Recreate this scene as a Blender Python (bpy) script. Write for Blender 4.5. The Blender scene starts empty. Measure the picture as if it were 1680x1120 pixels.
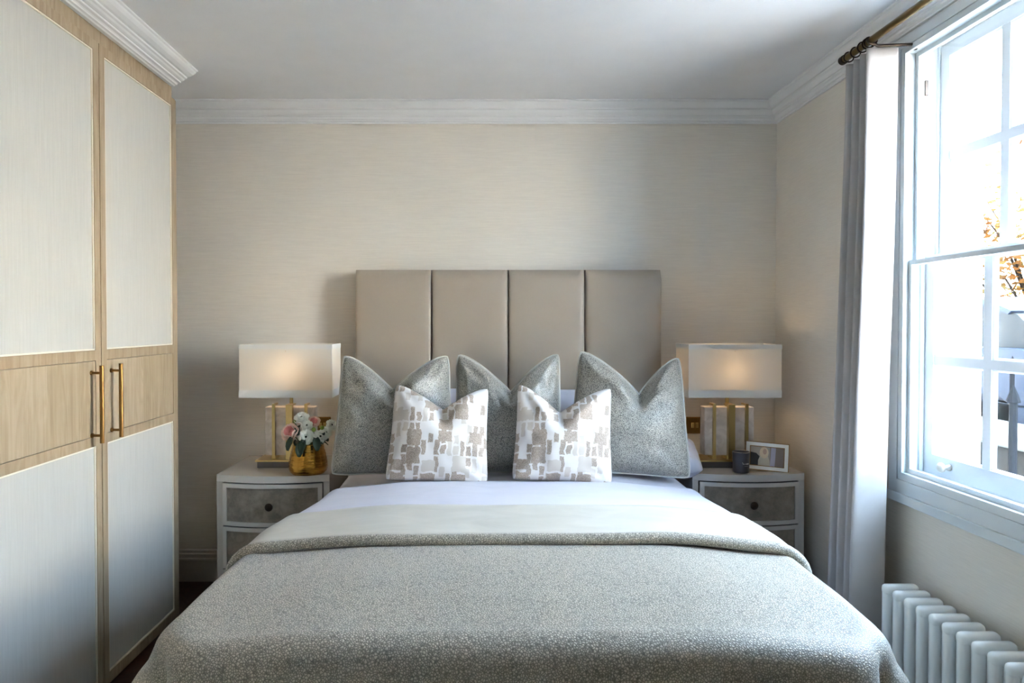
import bpy, bmesh, math, random
from mathutils import Vector, Matrix, noise as mnoise

random.seed(7)
PI = math.pi
SC = bpy.context.scene
COL = SC.collection

# ------------------------------------------------------------------ camera
CAMZ = 1.325
cam_data = bpy.data.cameras.new('camera')
cam_data.sensor_width = 36.0
cam_data.lens = 24.0
cam_data.shift_x = 60.0 / 1680.0
cam_data.shift_y = -12.0 / 1680.0
cam_data.clip_start = 0.05
cam_data.clip_end = 200
cam = bpy.data.objects.new('camera', cam_data)
COL.objects.link(cam)
cam.location = (0, 0, CAMZ)
cam.rotation_euler = (PI / 2 - math.atan(18.0 / 1120.0), 0, 0)
SC.camera = cam

# ------------------------------------------------------------------ world, sun, exposure
SC.view_settings.view_transform = 'Standard'
SC.view_settings.look = 'None'
SC.view_settings.gamma = 1.0
SC.view_settings.use_curve_mapping = False
SC.view_settings.exposure = 2.2
world = bpy.data.worlds.new('sky')
SC.world = world
world.use_nodes = True
WN = world.node_tree
WN.nodes['Background'].inputs['Color'].default_value = (0.52, 0.73, 1.0, 1)
WN.nodes['Background'].inputs['Strength'].default_value = 12.5
sun_data = bpy.data.lights.new('sun', 'SUN')
sun_data.energy = 95.0
sun_data.color = (1.0, 0.92, 0.80)
sun_data.angle = math.radians(2.0)
sun = bpy.data.objects.new('sun', sun_data)
COL.objects.link(sun)
sun.rotation_euler = Vector((0.55, 0.52, -0.65)).to_track_quat('-Z', 'Y').to_euler()
sun.location = (-6, -8, 9)


def portal(name, x, y0, y1, z0, z1):
    d = bpy.data.lights.new(name, 'AREA')
    d.shape = 'RECTANGLE'
    d.size = y1 - y0
    d.size_y = z1 - z0
    d.cycles.is_portal = True
    o = bpy.data.objects.new(name, d)
    COL.objects.link(o)
    o.location = (x, (y0 + y1) / 2, (z0 + z1) / 2)
    o.rotation_euler = (PI / 2, 0, PI / 2)     # emits towards -x
    return o


# ------------------------------------------------------------------ room numbers (metres)
XR, YB, XL, YF, ZC = 1.5375, 3.5, -1.96, -1.9, 2.444   # right wall, back wall, left wall, rear wall, ceiling
W1 = (1.56, 2.455, 0.765, 2.315)      # window in view: y0 y1 z0 z1
W_FILL = (-1.56, -1.06, 0.765, 2.315)     # unseen window added behind the camera to brighten the walls
portal('window_portal', 1.74, W1[0], W1[1], W1[2], W1[3])
portal('window_portal', 1.74, W_FILL[0], W_FILL[1], W_FILL[2], W_FILL[3])


# ------------------------------------------------------------------ helpers
def lin(r, g, b, a=1.0):
    def f(c):
        c = c / 255.0
        return c / 12.92 if c <= 0.04045 else ((c + 0.055) / 1.055) ** 2.4
    return (f(r), f(g), f(b), a)


class NT:
    def __init__(self, name):
        self.m = bpy.data.materials.new(name)
        self.m.use_nodes = True
        self.t = self.m.node_tree
        self.b = self.t.nodes['Principled BSDF']
        self.out = self.t.nodes['Material Output']

    def n(self, kind, **kw):
        nd = self.t.nodes.new(kind)
        for k, v in kw.items():
            if k in nd.inputs:
                nd.inputs[k].default_value = v
            else:
                setattr(nd, k, v)
        return nd

    def l(self, a, ao, b, bi):
        self.t.links.new(a.outputs[ao], b.inputs[bi])

    def coord(self, scale=(1, 1, 1), rot=(0, 0, 0)):
        tc = self.n('ShaderNodeTexCoord')
        mp = self.n('ShaderNodeMapping')
        mp.inputs['Scale'].default_value = scale
        mp.inputs['Rotation'].default_value = rot
        self.l(tc, 'Object', mp, 'Vector')
        return mp

    def ramp(self, stops, interp='LINEAR'):
        r = self.n('ShaderNodeValToRGB')
        cr = r.color_ramp
        cr.interpolation = interp
        while len(cr.elements) > 1:
            cr.elements.remove(cr.elements[-1])
        cr.elements[0].position = stops[0][0]
        cr.elements[0].color = stops[0][1]
        for p, c in stops[1:]:
            e = cr.elements.new(p)
            e.color = c
        return r

    def bump(self, src, out, strength=0.3, dist=0.002):
        bp = self.n('ShaderNodeBump', Strength=strength, Distance=dist)
        self.l(src, out, bp, 'Height')
        self.l(bp, 'Normal', self.b, 'Normal')
        return bp

    def set(self, **kw):
        for k, v in kw.items():
            self.b.inputs[k.replace('_', ' ')].default_value = v
        return self


def plain(name, col, rough=0.5, metal=0.0, **kw):
    t = NT(name)
    # a faint unevenness so that no surface is a dead flat colour
    mp = t.coord()
    nz = t.n('ShaderNodeTexNoise', Scale=9.0, Detail=4.0)
    t.l(mp, 'Vector', nz, 'Vector')
    d = tuple(c * 0.985 for c in col[:3]) + (1,)
    u = tuple(min(1, c * 1.012) for c in col[:3]) + (1,)
    r = t.ramp([(0.3, d), (0.7, u)])
    t.l(nz, 'Fac', r, 'Fac')
    t.l(r, 'Color', t.b, 'Base Color')
    t.set(Roughness=rough, Metallic=metal)
    for k, v in kw.items():
        t.b.inputs[k.replace('_', ' ')].default_value = v
    return t.m


def streaky(name, c0, c1, scale, rough=0.6, bump=0.2, dist=0.001, extra=None):
    t = NT(name)
    mp = t.coord(scale)
    nz = t.n('ShaderNodeTexNoise', Scale=1.0, Detail=6.0, Roughness=0.65)
    t.l(mp, 'Vector', nz, 'Vector')
    mp2 = t.coord((1.3, 1.3, 1.3))
    n2 = t.n('ShaderNodeTexNoise', Scale=2.0, Detail=3.0)
    t.l(mp2, 'Vector', n2, 'Vector')
    ad = t.n('ShaderNodeMath', operation='MULTIPLY_ADD')
    ad.inputs[1].default_value = 0.30
    t.l(n2, 'Fac', ad, 0)
    t.l(nz, 'Fac', ad, 2)
    r = t.ramp([(0.42, c0), (0.86, c1)])
    t.l(ad, 'Value', r, 'Fac')
    t.l(r, 'Color', t.b, 'Base Color')
    t.set(Roughness=rough)
    t.bump(nz, 'Fac', bump, dist)
    return t


# ------------------------------------------------------------------ materials
M = {}
M['wallpaper'] = streaky('wallpaper', lin(220, 213, 201), lin(233, 226, 214), (11, 11, 300), 0.42, 0.14, 0.0008).m
M['paint'] = plain('white_paint', lin(234, 234, 233), 0.45)
M['ceiling'] = plain('ceiling_paint', lin(236, 236, 236), 0.8)
M['window_paint'] = plain('window_paint', lin(206, 213, 215), 0.35)
M['sash_paint'] = plain('sash_paint', lin(186, 191, 195), 0.35)
M['linen'] = streaky('linen_panel', lin(192, 189, 181), lin(204, 201, 193), (260, 260, 7), 0.6, 0.12, 0.0006).m


def wood(name, c0, c1, c2, seed):
    t = NT(name)
    mp = t.coord((7, 7, 1.1))
    mp.inputs['Location'].default_value = (seed, seed * 2.3, seed * 0.7)
    nz = t.n('ShaderNodeTexNoise', Scale=2.2, Detail=5.0, Distortion=0.9)
    t.l(mp, 'Vector', nz, 'Vector')
    wv = t.n('ShaderNodeMath', operation='MULTIPLY')
    wv.inputs[1].default_value = 9.0
    t.l(nz, 'Fac', wv, 0)
    fr = t.n('ShaderNodeMath', operation='PINGPONG')
    fr.inputs[1].default_value = 1.0
    t.l(wv, 'Value', fr, 0)
    mp2 = t.coord((60, 60, 2.0))
    n2 = t.n('ShaderNodeTexNoise', Scale=2.0, Detail=4.0)
    t.l(mp2, 'Vector', n2, 'Vector')
    mx = t.n('ShaderNodeMath', operation='MULTIPLY_ADD')
    mx.inputs[1].default_value = 0.35
    t.l(fr, 'Value', mx, 0)
    t.l(n2, 'Fac', mx, 2)
    r = t.ramp([(0.30, c0), (0.62, c1), (0.95, c2)])
    t.l(mx, 'Value', r, 'Fac')
    t.l(r, 'Color', t.b, 'Base Color')
    t.set(Roughness=0.42)
    t.bump(n2, 'Fac', 0.12, 0.0006)
    return t.m


M['maple'] = wood('maple', lin(148, 128, 101), lin(163, 143, 115), lin(173, 155, 128), 0.0)
M['maple_b'] = wood('maple_panel', lin(160, 140, 113), lin(171, 153, 126), lin(181, 164, 139), 3.1)
M['maple_c'] = wood('maple_panel_mate', lin(152, 133, 107), lin(166, 148, 120), lin(175, 158, 132), 7.7)
M['brass'] = plain('brushed_brass', lin(146, 110, 64), 0.30, 1.0)
M['brass_pale'] = plain('satin_brass', lin(205, 178, 120), 0.30, 1.0)
M['bronze'] = plain('dark_bronze', lin(58, 46, 36), 0.4, 0.8)
M['antique'] = plain('antique_brass_plate', lin(146, 116, 66), 0.35, 0.9)
M['rod'] = plain('aged_brass_rod', lin(116, 98, 62), 0.3, 1.0)
M['black'] = plain('dark_gap', lin(30, 28, 26), 0.7)
M['lacquer'] = plain('grey_lacquer', lin(196, 190, 182), 0.12, 0.0, Coat_Weight=0.4)
M['radiator'] = plain('radiator_enamel', lin(238, 242, 242), 0.25)
M['candle'] = plain('charcoal_glass', lin(84, 82, 88), 0.4)
M['silver'] = plain('silver_rim', lin(200, 196, 190), 0.2, 1.0)
M['wax'] = plain('candle_wax', lin(235, 228, 214), 0.5)
M['stone_dark'] = plain('dark_marble', lin(100, 96, 96), 0.25)
M['floor'] = wood('dark_floorboards', lin(40, 22, 14), lin(58, 33, 22), lin(74, 43, 29), 1.4)
M['skirting'] = plain('skirting_paint', lin(190, 182, 172), 0.4)
M['white_line'] = plain('white_ink', lin(225, 222, 218), 0.5)


def mat_headboard():
    t = NT('taupe_satin')
    mp = t.coord((1, 1, 1))
    nz = t.n('ShaderNodeTexNoise', Scale=5.0, Detail=2.0)
    t.l(mp, 'Vector', nz, 'Vector')
    r = t.ramp([(0.3, lin(162, 149, 133)), (0.7, lin(166, 153, 137))])
    t.l(nz, 'Fac', r, 'Fac')
    t.l(r, 'Color', t.b, 'Base Color')
    t.set(Roughness=0.42, Sheen_Weight=0.25)
    t.bump(nz, 'Fac', 0.06, 0.001)
    return t.m


M['headboard'] = mat_headboard()


def mat_sheet(name, c0, c1, rough=0.6, wr=0.35):
    t = NT(name)
    mp = t.coord((3, 6, 3))
    nz = t.n('ShaderNodeTexNoise', Scale=1.6, Detail=5.0, Distortion=0.8)
    t.l(mp, 'Vector', nz, 'Vector')
    r = t.ramp([(0.3, c0), (0.7, c1)])
    t.l(nz, 'Fac', r, 'Fac')
    t.l(r, 'Color', t.b, 'Base Color')
    t.set(Roughness=rough, Sheen_Weight=0.15)
    t.bump(nz, 'Fac', wr, 0.012)
    return t.m


M['sheet'] = mat_sheet('white_cotton', lin(202, 200, 210), lin(210, 208, 218))
M['lining'] = mat_sheet('pale_satin_lining', lin(186, 180, 167), lin(199, 193, 180), 0.45, 0.25)
M['curtain'] = mat_sheet('curtain_cloth', lin(172, 167, 164), lin(182, 177, 174), 0.7, 0.10)


def mat_pebble(name, dark, light, scale, rough, bump):
    t = NT(name)
    mp = t.coord((1, 1, 1))
    nz = t.n('ShaderNodeTexNoise', Scale=scale * 0.6, Detail=2.0)
    t.l(mp, 'Vector', nz, 'Vector')
    mxv = t.n('ShaderNodeMixRGB', blend_type='ADD')
    mxv.inputs['Fac'].default_value = 0.004
    t.l(mp, 'Vector', mxv, 'Color1')
    t.l(nz, 'Color', mxv, 'Color2')
    v = t.n('ShaderNodeTexVoronoi', feature='DISTANCE_TO_EDGE', Scale=scale)
    t.l(mxv, 'Color', v, 'Vector')
    r = t.ramp([(0.02, dark), (0.26, light)])
    t.l(v, 'Distance', r, 'Fac')
    t.l(r, 'Color', t.b, 'Base Color')
    t.set(Roughness=rough, Sheen_Weight=0.25, Sheen_Roughness=0.4)
    t.bump(v, 'Distance', bump, 0.004)
    return t.m


M['coverlet'] = mat_pebble('pebble_weave', lin(112, 107, 96), lin(198, 189, 172), 180.0, 0.5, 0.5)
M['pillow_grey'] = mat_pebble('satin_pebble_weave', lin(94, 93, 88), lin(184, 179, 168), 190.0, 0.30, 0.30)
M['piping'] = plain('satin_piping', lin(190, 187, 178), 0.25, 0.0, Sheen_Weight=0.4)


def mat_brick_print():
    t = NT('brush_block_print')
    tc = t.n('ShaderNodeTexCoord')
    nzd = t.n('ShaderNodeTexNoise', Scale=34.0, Detail=4.0)
    t.l(tc, 'Object', nzd, 'Vector')
    ad = t.n('ShaderNodeMixRGB', blend_type='ADD')
    ad.inputs['Fac'].default_value = 0.022
    t.l(tc, 'Object', ad, 'Color1')
    t.l(nzd, 'Color', ad, 'Color2')
    sp = t.n('ShaderNodeSeparateXYZ')
    t.l(ad, 'Color', sp, 'Vector')
    cb = t.n('ShaderNodeCombineXYZ')
    t.l(sp, 'Z', cb, 'X')
    t.l(sp, 'X', cb, 'Y')

    def brick(bw, rh, offx, frq, sq):
        mp = t.n('ShaderNodeMapping')
        mp.inputs['Location'].default_value = (offx, offx * 0.37, 0)
        t.l(cb, 'Vector', mp, 'Vector')
        b = t.n('ShaderNodeTexBrick', offset=0.37, offset_frequency=2, squash=sq, squash_frequency=frq)
        b.inputs['Color1'].default_value = (0, 0, 0, 1)
        b.inputs['Color2'].default_value = (1, 1, 1, 1)
        b.inputs['Mortar'].default_value = (0, 0, 0, 1)
        b.inputs['Scale'].default_value = 1.0
        b.inputs['Mortar Size'].default_value = 0.0038
        b.inputs['Mortar Smooth'].default_value = 0.1
        b.inputs['Brick Width'].default_value = bw
        b.inputs['Row Height'].default_value = rh
        t.l(mp, 'Vector', b, 'Vector')
        return b
    b1 = brick(0.043, 0.026, 0.31, 2, 1.5)
    b2 = brick(0.050, 0.062, 0.83, 3, 1.4)
    white, pale, mid = lin(212, 208, 205), lin(192, 184, 175), lin(158, 142, 129)

    def layer(b, lo, hi):
        # random value per stroke -> is it printed, and how dark
        pr = t.ramp([(0.0, (0, 0, 0, 1)), (lo, (1, 1, 1, 1))], 'CONSTANT')
        t.l(b, 'Color', pr, 'Fac')
        inv = t.n('ShaderNodeMath', operation='SUBTRACT')
        inv.inputs[0].default_value = 1.0
        t.l(b, 'Fac', inv, 1)
        mk = t.n('ShaderNodeMath', operation='MULTIPLY')
        t.l(pr, 'Color', mk, 0)
        t.l(inv, 'Value', mk, 1)
        dk = t.ramp([(0.0, (0, 0, 0, 1)), (hi, (1, 1, 1, 1))], 'CONSTANT')
        t.l(b, 'Color', dk, 'Fac')
        return mk, dk
    m1, d1 = layer(b1, .44, .58)
    m2, d2 = layer(b2, .62, .72)
    n3 = t.n('ShaderNodeTexNoise', Scale=420.0, Detail=2.0)
    t.l(tc, 'Object', n3, 'Vector')
    spk = t.ramp([(0.38, lin(132, 116, 104)), (0.60, lin(182, 168, 154))])
    t.l(n3, 'Fac', spk, 'Fac')

    def ink(dk):
        mx = t.n('ShaderNodeMixRGB')
        t.l(dk, 'Color', mx, 'Fac')
        mx.inputs['Color1'].default_value = pale
        t.l(spk, 'Color', mx, 'Color2')
        return mx
    c1 = t.n('ShaderNodeMixRGB')
    t.l(m1, 'Value', c1, 'Fac')
    c1.inputs['Color1'].default_value = white
    t.l(ink(d1), 'Color', c1, 'Color2')
    c2 = t.n('ShaderNodeMixRGB')
    t.l(m2, 'Value', c2, 'Fac')
    t.l(c1, 'Color', c2, 'Color1')
    t.l(ink(d2), 'Color', c2, 'Color2')
    t.l(c2, 'Color', t.b, 'Base Color')
    t.set(Roughness=0.65, Sheen_Weight=0.15)
    nf = t.n('ShaderNodeTexNoise', Scale=600.0)
    t.l(tc, 'Object', nf, 'Vector')
    t.bump(nf, 'Fac', 0.25, 0.001)
    return t.m


M['print'] = mat_brick_print()


def mat_shagreen():
    t = NT('taupe_shagreen')
    mp = t.coord((1, 1, 1))
    v = t.n('ShaderNodeTexVoronoi', Scale=420.0)
    t.l(mp, 'Vector', v, 'Vector')
    nz = t.n('ShaderNodeTexNoise', Scale=22.0, Detail=6.0, Roughness=0.7)
    t.l(mp, 'Vector', nz, 'Vector')
    r = t.ramp([(0.3, lin(112, 102, 90)), (0.72, lin(152, 141, 126))])
    t.l(nz, 'Fac', r, 'Fac')
    t.l(r, 'Color', t.b, 'Base Color')
    t.set(Roughness=0.42, Metallic=0.15)
    t.bump(v, 'Distance', 0.3, 0.001)
    return t.m


M['shagreen'] = mat_shagreen()


def mat_alabaster():
    t = NT('alabaster')
    mp = t.coord((3, 3, 3))
    nz = t.n('ShaderNodeTexNoise', Scale=4.0, Detail=6.0, Distortion=1.5)
    t.l(mp, 'Vector', nz, 'Vector')
    r = t.ramp([(0.35, lin(196, 184, 172)), (0.62, lin(224, 214, 204))])
    t.l(nz, 'Fac', r, 'Fac')
    t.l(r, 'Color', t.b, 'Base Color')
    t.set(Roughness=0.35)
    return t.m


M['alabaster'] = mat_alabaster()


def mat_shade(name, col, trans):
    t = NT(name)
    mp = t.coord((1, 1, 1))
    nz = t.n('ShaderNodeTexNoise', Scale=500.0)
    t.l(mp, 'Vector', nz, 'Vector')
    df = t.n('ShaderNodeBsdfDiffuse')
    df.inputs['Color'].default_value = col
    tr = t.n('ShaderNodeBsdfTranslucent')
    tr.inputs['Color'].default_value = col
    bp = t.n('ShaderNodeBump', Strength=0.1, Distance=0.001)
    t.l(nz, 'Fac', bp, 'Height')
    t.l(bp, 'Normal', df, 'Normal')
    mx = t.n('ShaderNodeMixShader')
    mx.inputs['Fac'].default_value = trans
    t.l(df, 'BSDF', mx, 1)
    t.l(tr, 'BSDF', mx, 2)
    t.l(mx, 'Shader', t.out, 'Surface')
    return t.m


M['shade'] = mat_shade('shade_linen', lin(238, 232, 221), 0.40)
M['shade_trim'] = mat_shade('shade_trim', lin(236, 233, 226), 0.12)


def mat_glass():
    t = NT('window_glass')
    tr = t.n('ShaderNodeBsdfTransparent')
    tr.inputs['Color'].default_value = (0.985, 0.985, 0.985, 1)
    gl = t.n('ShaderNodeBsdfGlossy')
    gl.inputs['Roughness'].default_value = 0.02
    lw = t.n('ShaderNodeLayerWeight')
    pw5 = t.n('ShaderNodeMath', operation='POWER')
    pw5.inputs[1].default_value = 5.0
    t.l(lw, 'Facing', pw5, 0)
    fr = t.n('ShaderNodeMath', operation='MULTIPLY_ADD')
    fr.inputs[1].default_value = 0.7
    fr.inputs[2].default_value = 0.025
    t.l(pw5, 'Value', fr, 0)
    mx = t.n('ShaderNodeMixShader')
    t.l(fr, 'Value', mx, 'Fac')
    t.l(tr, 'BSDF', mx, 1)
    t.l(gl, 'BSDF', mx, 2)
    t.l(mx, 'Shader', t.out, 'Surface')
    return t.m


M['glass'] = mat_glass()


def mat_gold_vase():
    t = NT('hammered_gold')
    mp = t.coord((2, 2, 95))
    nz = t.n('ShaderNodeTexNoise', Scale=1.0, Detail=3.0, Distortion=0.6)
    t.l(mp, 'Vector', nz, 'Vector')
    t.b.inputs['Base Color'].default_value = lin(178, 132, 56)
    t.set(Metallic=1.0, Roughness=0.16)
    t.bump(nz, 'Fac', 0.9, 0.004)
    return t.m


M['gold'] = mat_gold_vase()
M['petal_white'] = plain('white_petal', lin(250, 248, 234), 0.55)
M['petal_pink'] = plain('pink_petal', lin(236, 150, 142), 0.55)
M['petal_blush'] = plain('blush_petal', lin(240, 206, 186), 0.55)
M['bud'] = plain('green_bud', lin(136, 158, 62), 0.5)
M['leaf'] = plain('dark_leaf', lin(42, 62, 44), 0.45)
M['stem'] = plain('green_stem', lin(84, 108, 58), 0.5)
M['eye'] = plain('flower_eye', lin(50, 56, 30), 0.6)
# exterior
M['render_white'] = plain('white_stucco', lin(232, 228, 218), 0.8)
M['pavement'] = plain('pavement_stone', lin(180, 178, 174), 0.9, Specular_IOR_Level=0.1)
M['tarmac'] = plain('tarmac', lin(120, 117, 114), 0.9, Specular_IOR_Level=0.1)
M['area_stone'] = plain('weathered_stone', lin(42, 41, 40), 0.95, Specular_IOR_Level=0.0)
M['kerb_stone'] = plain('pale_kerb', lin(84, 83, 80), 0.95, Specular_IOR_Level=0.0)
M['iron'] = plain('black_iron', lin(22, 24, 27), 0.9, 0.0, Specular_IOR_Level=0.0)
M['car_paint'] = plain('blue_grey_car_paint', lin(40, 47, 60), 0.5, 0.0, Specular_IOR_Level=0.15)
M['car_paint_b'] = plain('silver_car_paint', lin(56, 56, 58), 0.5, 0.0, Specular_IOR_Level=0.15)
M['car_glass'] = plain('car_glass', lin(20, 24, 27), 0.4, 0.0, Specular_IOR_Level=0.15)
M['tyre'] = plain('tyre_rubber', lin(16, 16, 16), 0.9, 0.0, Specular_IOR_Level=0.0)
M['tail_red'] = plain('tail_light', lin(92, 10, 6), 0.5)
M['bark'] = plain('bark', lin(26, 21, 17), 0.95, 0.0, Specular_IOR_Level=0.0)


def mat_leaves():
    t = NT('autumn_leaves')
    oi = t.n('ShaderNodeTexNoise', Scale=2.5, Detail=3.0)
    mp = t.coord((1, 1, 1))
    t.l(mp, 'Vector', oi, 'Vector')
    r = t.ramp([(0.35, lin(62, 34, 14)), (0.5, lin(70, 46, 20)), (0.65, lin(62, 52, 26))])
    t.l(oi, 'Fac', r, 'Fac')
    t.l(r, 'Color', t.b, 'Base Color')
    t.set(Roughness=0.9, Specular_IOR_Level=0.0)
    return t.m


M['leaves'] = mat_leaves()


# ------------------------------------------------------------------ mesh helpers
def new():
    return bmesh.new()


def box(bm, x0, x1, y0, y1, z0, z1, bev=0.0, seg=2):
    r = bmesh.ops.create_cube(bm, size=1.0)
    vs = r['verts']
    for v in vs:
        v.co = Vector(((x0 + x1) / 2 + v.co.x * (x1 - x0), (y0 + y1) / 2 + v.co.y * (y1 - y0), (z0 + z1) / 2 + v.co.z * (z1 - z0)))
    if bev > 0:
        es = list({e for v in vs for e in v.link_edges})
        bmesh.ops.bevel(bm, geom=es, offset=bev, segments=seg, profile=0.5, affect='EDGES')
    return bm


def bx(*a, **k):
    return box(new(), *a, **k)


def prism(bm, pts, axis, a0, a1):
    """closed 2-D outline pts extruded along an axis from a0 to a1 (outline in the other two axes, in xyz order)."""
    def mk(p, a):
        if axis == 'x':
            return (a, p[0], p[1])
        if axis == 'y':
            return (p[0], a, p[1])
        return (p[0], p[1], a)
    A = [bm.verts.new(mk(p, a0)) for p in pts]
    B = [bm.verts.new(mk(p, a1)) for p in pts]
    n = len(pts)
    for i in range(n):
        bm.faces.new((A[i], A[(i + 1) % n], B[(i + 1) % n], B[i]))
    bm.faces.new(list(reversed(A)))
    bm.faces.new(B)
    bmesh.ops.recalc_face_normals(bm, faces=bm.faces[:])
    return bm


def tube(bm, pts, rad, n=8, closed=False, caps=True):
    P = [Vector(p) for p in pts]
    R = rad if isinstance(rad, (list, tuple)) else [rad] * len(P)
    rings = []
    prev = None
    m = len(P)
    for i, p in enumerate(P):
        if closed:
            d = (P[(i + 1) % m] - P[i - 1])
        else:
            d = P[min(i + 1, m - 1)] - P[max(i - 1, 0)]
        d = d.normalized() if d.length > 1e-9 else Vector((0, 0, 1))
        if prev is None:
            a = Vector((0, 0, 1)) if abs(d.z) < 0.9 else Vector((1, 0, 0))
            u = d.cross(a).normalized()
        else:
            u = (prev - d * prev.dot(d))
            u = u.normalized() if u.length > 1e-6 else d.orthogonal().normalized()
        prev = u
        w = d.cross(u)
        rings.append([bm.verts.new(p + (u * math.cos(2 * PI * k / n) + w * math.sin(2 * PI * k / n)) * R[i]) for k in range(n)])
    last = m if closed else m - 1
    for i in range(last):
        a, b = rings[i], rings[(i + 1) % m]
        for k in range(n):
            bm.faces.new((a[k], a[(k + 1) % n], b[(k + 1) % n], b[k]))
    if caps and not closed:
        bm.faces.new(list(reversed(rings[0])))
        bm.faces.new(rings[-1])
    bmesh.ops.recalc_face_normals(bm, faces=bm.faces[:])
    return bm


def lathe(bm, prof, n=32, c=(0, 0, 0), axis='z'):
    rings = []
    for r, h in prof:
        ring = []
        for k in range(n):
            a = 2 * PI * k / n
            q = (r * math.cos(a), r * math.sin(a), h)
            if axis == 'y':
                q = (q[0], q[2], q[1])
            elif axis == 'x':
                q = (q[2], q[0], q[1])
            ring.append(bm.verts.new((c[0] + q[0], c[1] + q[1], c[2] + q[2])))
        rings.append(ring)
    for a, b in zip(rings, rings[1:]):
        for k in range(n):
            bm.faces.new((a[k], a[(k + 1) % n], b[(k + 1) % n], b[k]))
    bm.faces.new(list(reversed(rings[0])))
    bm.faces.new(rings[-1])
    bmesh.ops.recalc_face_normals(bm, faces=bm.faces[:])
    return bm


def grid(bm, rows):
    V = [[bm.verts.new(p) for p in r] for r in rows]
    for i in range(len(V) - 1):
        for j in range(len(V[0]) - 1):
            bm.faces.new((V[i][j], V[i][j + 1], V[i + 1][j + 1], V[i + 1][j]))
    return V


def root_of(o):
    while o.parent:
        o = o.parent
    return o


def obj(name, bm, mat, parent=None, smooth=False, solid=0.0, subsurf=0, angle=None, offset=-1.0):
    """one mesh object; coordinates are given in the frame in which the root thing stands at its location"""
    me = bpy.data.meshes.new(name)
    if isinstance(bm, tuple):
        me.from_pydata(*bm)
    else:
        bm.to_mesh(me)
        bm.free()
    o = bpy.data.objects.new(name, me)
    COL.objects.link(o)
    if parent is not None:
        o.parent = parent
        L = root_of(parent).location
        me.transform(Matrix.Translation(-L))
    me.materials.append(M[mat])
    if smooth:
        for p in me.polygons:
            p.use_smooth = True
        if angle is not None:
            me.set_sharp_from_angle(angle=math.radians(angle))
    if solid:
        md = o.modifiers.new('thickness', 'SOLIDIFY')
        md.thickness = solid
        md.offset = offset
    if subsurf:
        md = o.modifiers.new('smooth', 'SUBSURF')
        md.levels = md.render_levels = subsurf
    return o


def thing(name, label, cat, loc=(0, 0, 0), group=None):
    o = bpy.data.objects.new(name, None)
    o.empty_display_size = 0.05
    COL.objects.link(o)
    o.location = loc
    o['label'] = label
    o['category'] = cat
    if group:
        o['group'] = group
    return o


def solo(name, bm, mat, label, cat, group=None, **k):
    o = obj(name, bm, mat, **k)
    vs = [v.co for v in o.data.vertices]
    c = Vector(((min(v.x for v in vs) + max(v.x for v in vs)) / 2, (min(v.y for v in vs) + max(v.y for v in vs)) / 2, min(v.z for v in vs)))
    o.data.transform(Matrix.Translation(-c))
    o.location = c
    o['label'] = label
    o['category'] = cat
    if group:
        o['group'] = group
    return o


def struct(name, bm=None, mat=None, label=None, cat=None, **k):
    if bm is None:
        o = bpy.data.objects.new(name, None)
        COL.objects.link(o)
    else:
        o = obj(name, bm, mat, **k)
    o['kind'] = 'structure'
    if label:
        o['label'] = label
    if cat:
        o['category'] = cat
    return o


def dup(root, loc, label, group=None, rotz=0.0):
    r = root.copy()
    COL.objects.link(r)
    r.location = loc
    r.rotation_euler = (0, 0, rotz)
    r['label'] = label
    if group:
        r['group'] = group
    for ch in list(root.children):
        c = ch.copy()
        COL.objects.link(c)
        c.parent = r
        for g in list(ch.children):
            d = g.copy()
            COL.objects.link(d)
            d.parent = c
    return r


def sstep(a, b, x):
    t = max(0.0, min(1.0, (x - a) / (b - a)))
    return t * t * (3 - 2 * t)


# ------------------------------------------------------------------ the room
def wall_holes(bm, x0, x1, ys, zs, holes):
    ny, nz = len(ys), len(zs)
    V = {}

    def v(k, i, j):
        if (k, i, j) not in V:
            V[(k, i, j)] = bm.verts.new(((x0, x1)[k], ys[i], zs[j]))
        return V[(k, i, j)]

    def solid(i, j):
        if i < 0 or j < 0 or i >= ny - 1 or j >= nz - 1:
            return False
        cy, cz = (ys[i] + ys[i + 1]) / 2, (zs[j] + zs[j + 1]) / 2
        return not any(h[0] < cy < h[1] and h[2] < cz < h[3] for h in holes)
    for i in range(ny - 1):
        for j in range(nz - 1):
            if not solid(i, j):
                continue
            for k in (0, 1):
                bm.faces.new((v(k, i, j), v(k, i + 1, j), v(k, i + 1, j + 1), v(k, i, j + 1)))
            for (di, dj, e0, e1) in ((-1, 0, (i, j), (i, j + 1)), (1, 0, (i + 1, j), (i + 1, j + 1)),
                                     (0, -1, (i, j), (i + 1, j)), (0, 1, (i, j + 1), (i + 1, j + 1))):
                if not solid(i + di, j + dj):
                    bm.faces.new((v(0, *e0), v(0, *e1), v(1, *e1), v(1, *e0)))
    bmesh.ops.recalc_face_normals(bm, faces=bm.faces[:])
    return bm


struct('floor', bx(XL - .15, XR + .2, YF - .15, YB + .15, -0.12, 0.0), 'floor', 'dark brown wooden floor', 'floor')
struct('ceiling', bx(XL - .15, XR + .2, YF - .15, YB + .15, ZC, ZC + .14), 'ceiling', 'plain white ceiling', 'ceiling')
struct('wall_back', bx(XL - .15, XR + .2, YB, YB + .15, 0, ZC), 'wallpaper', 'beige silk-textured wallpaper on the wall behind the bed', 'wall')
struct('wall_left', bx(XL - .15, XL, YF - .15, YB, 0, ZC), 'wallpaper', 'beige papered wall behind the wardrobe', 'wall')
struct('wall_rear', bx(XL, XR + .2, YF - .15, YF, 0, ZC), 'wallpaper', 'beige papered wall behind the camera', 'wall')
struct('wall_right', wall_holes(new(), XR, XR + .20, [YF, W_FILL[0], W_FILL[1], W1[0], W1[1], YB], [0, W1[2], W1[3], ZC], [W1, W_FILL]), 'wallpaper',
       'beige silk-textured wallpaper on the window wall', 'wall')

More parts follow.
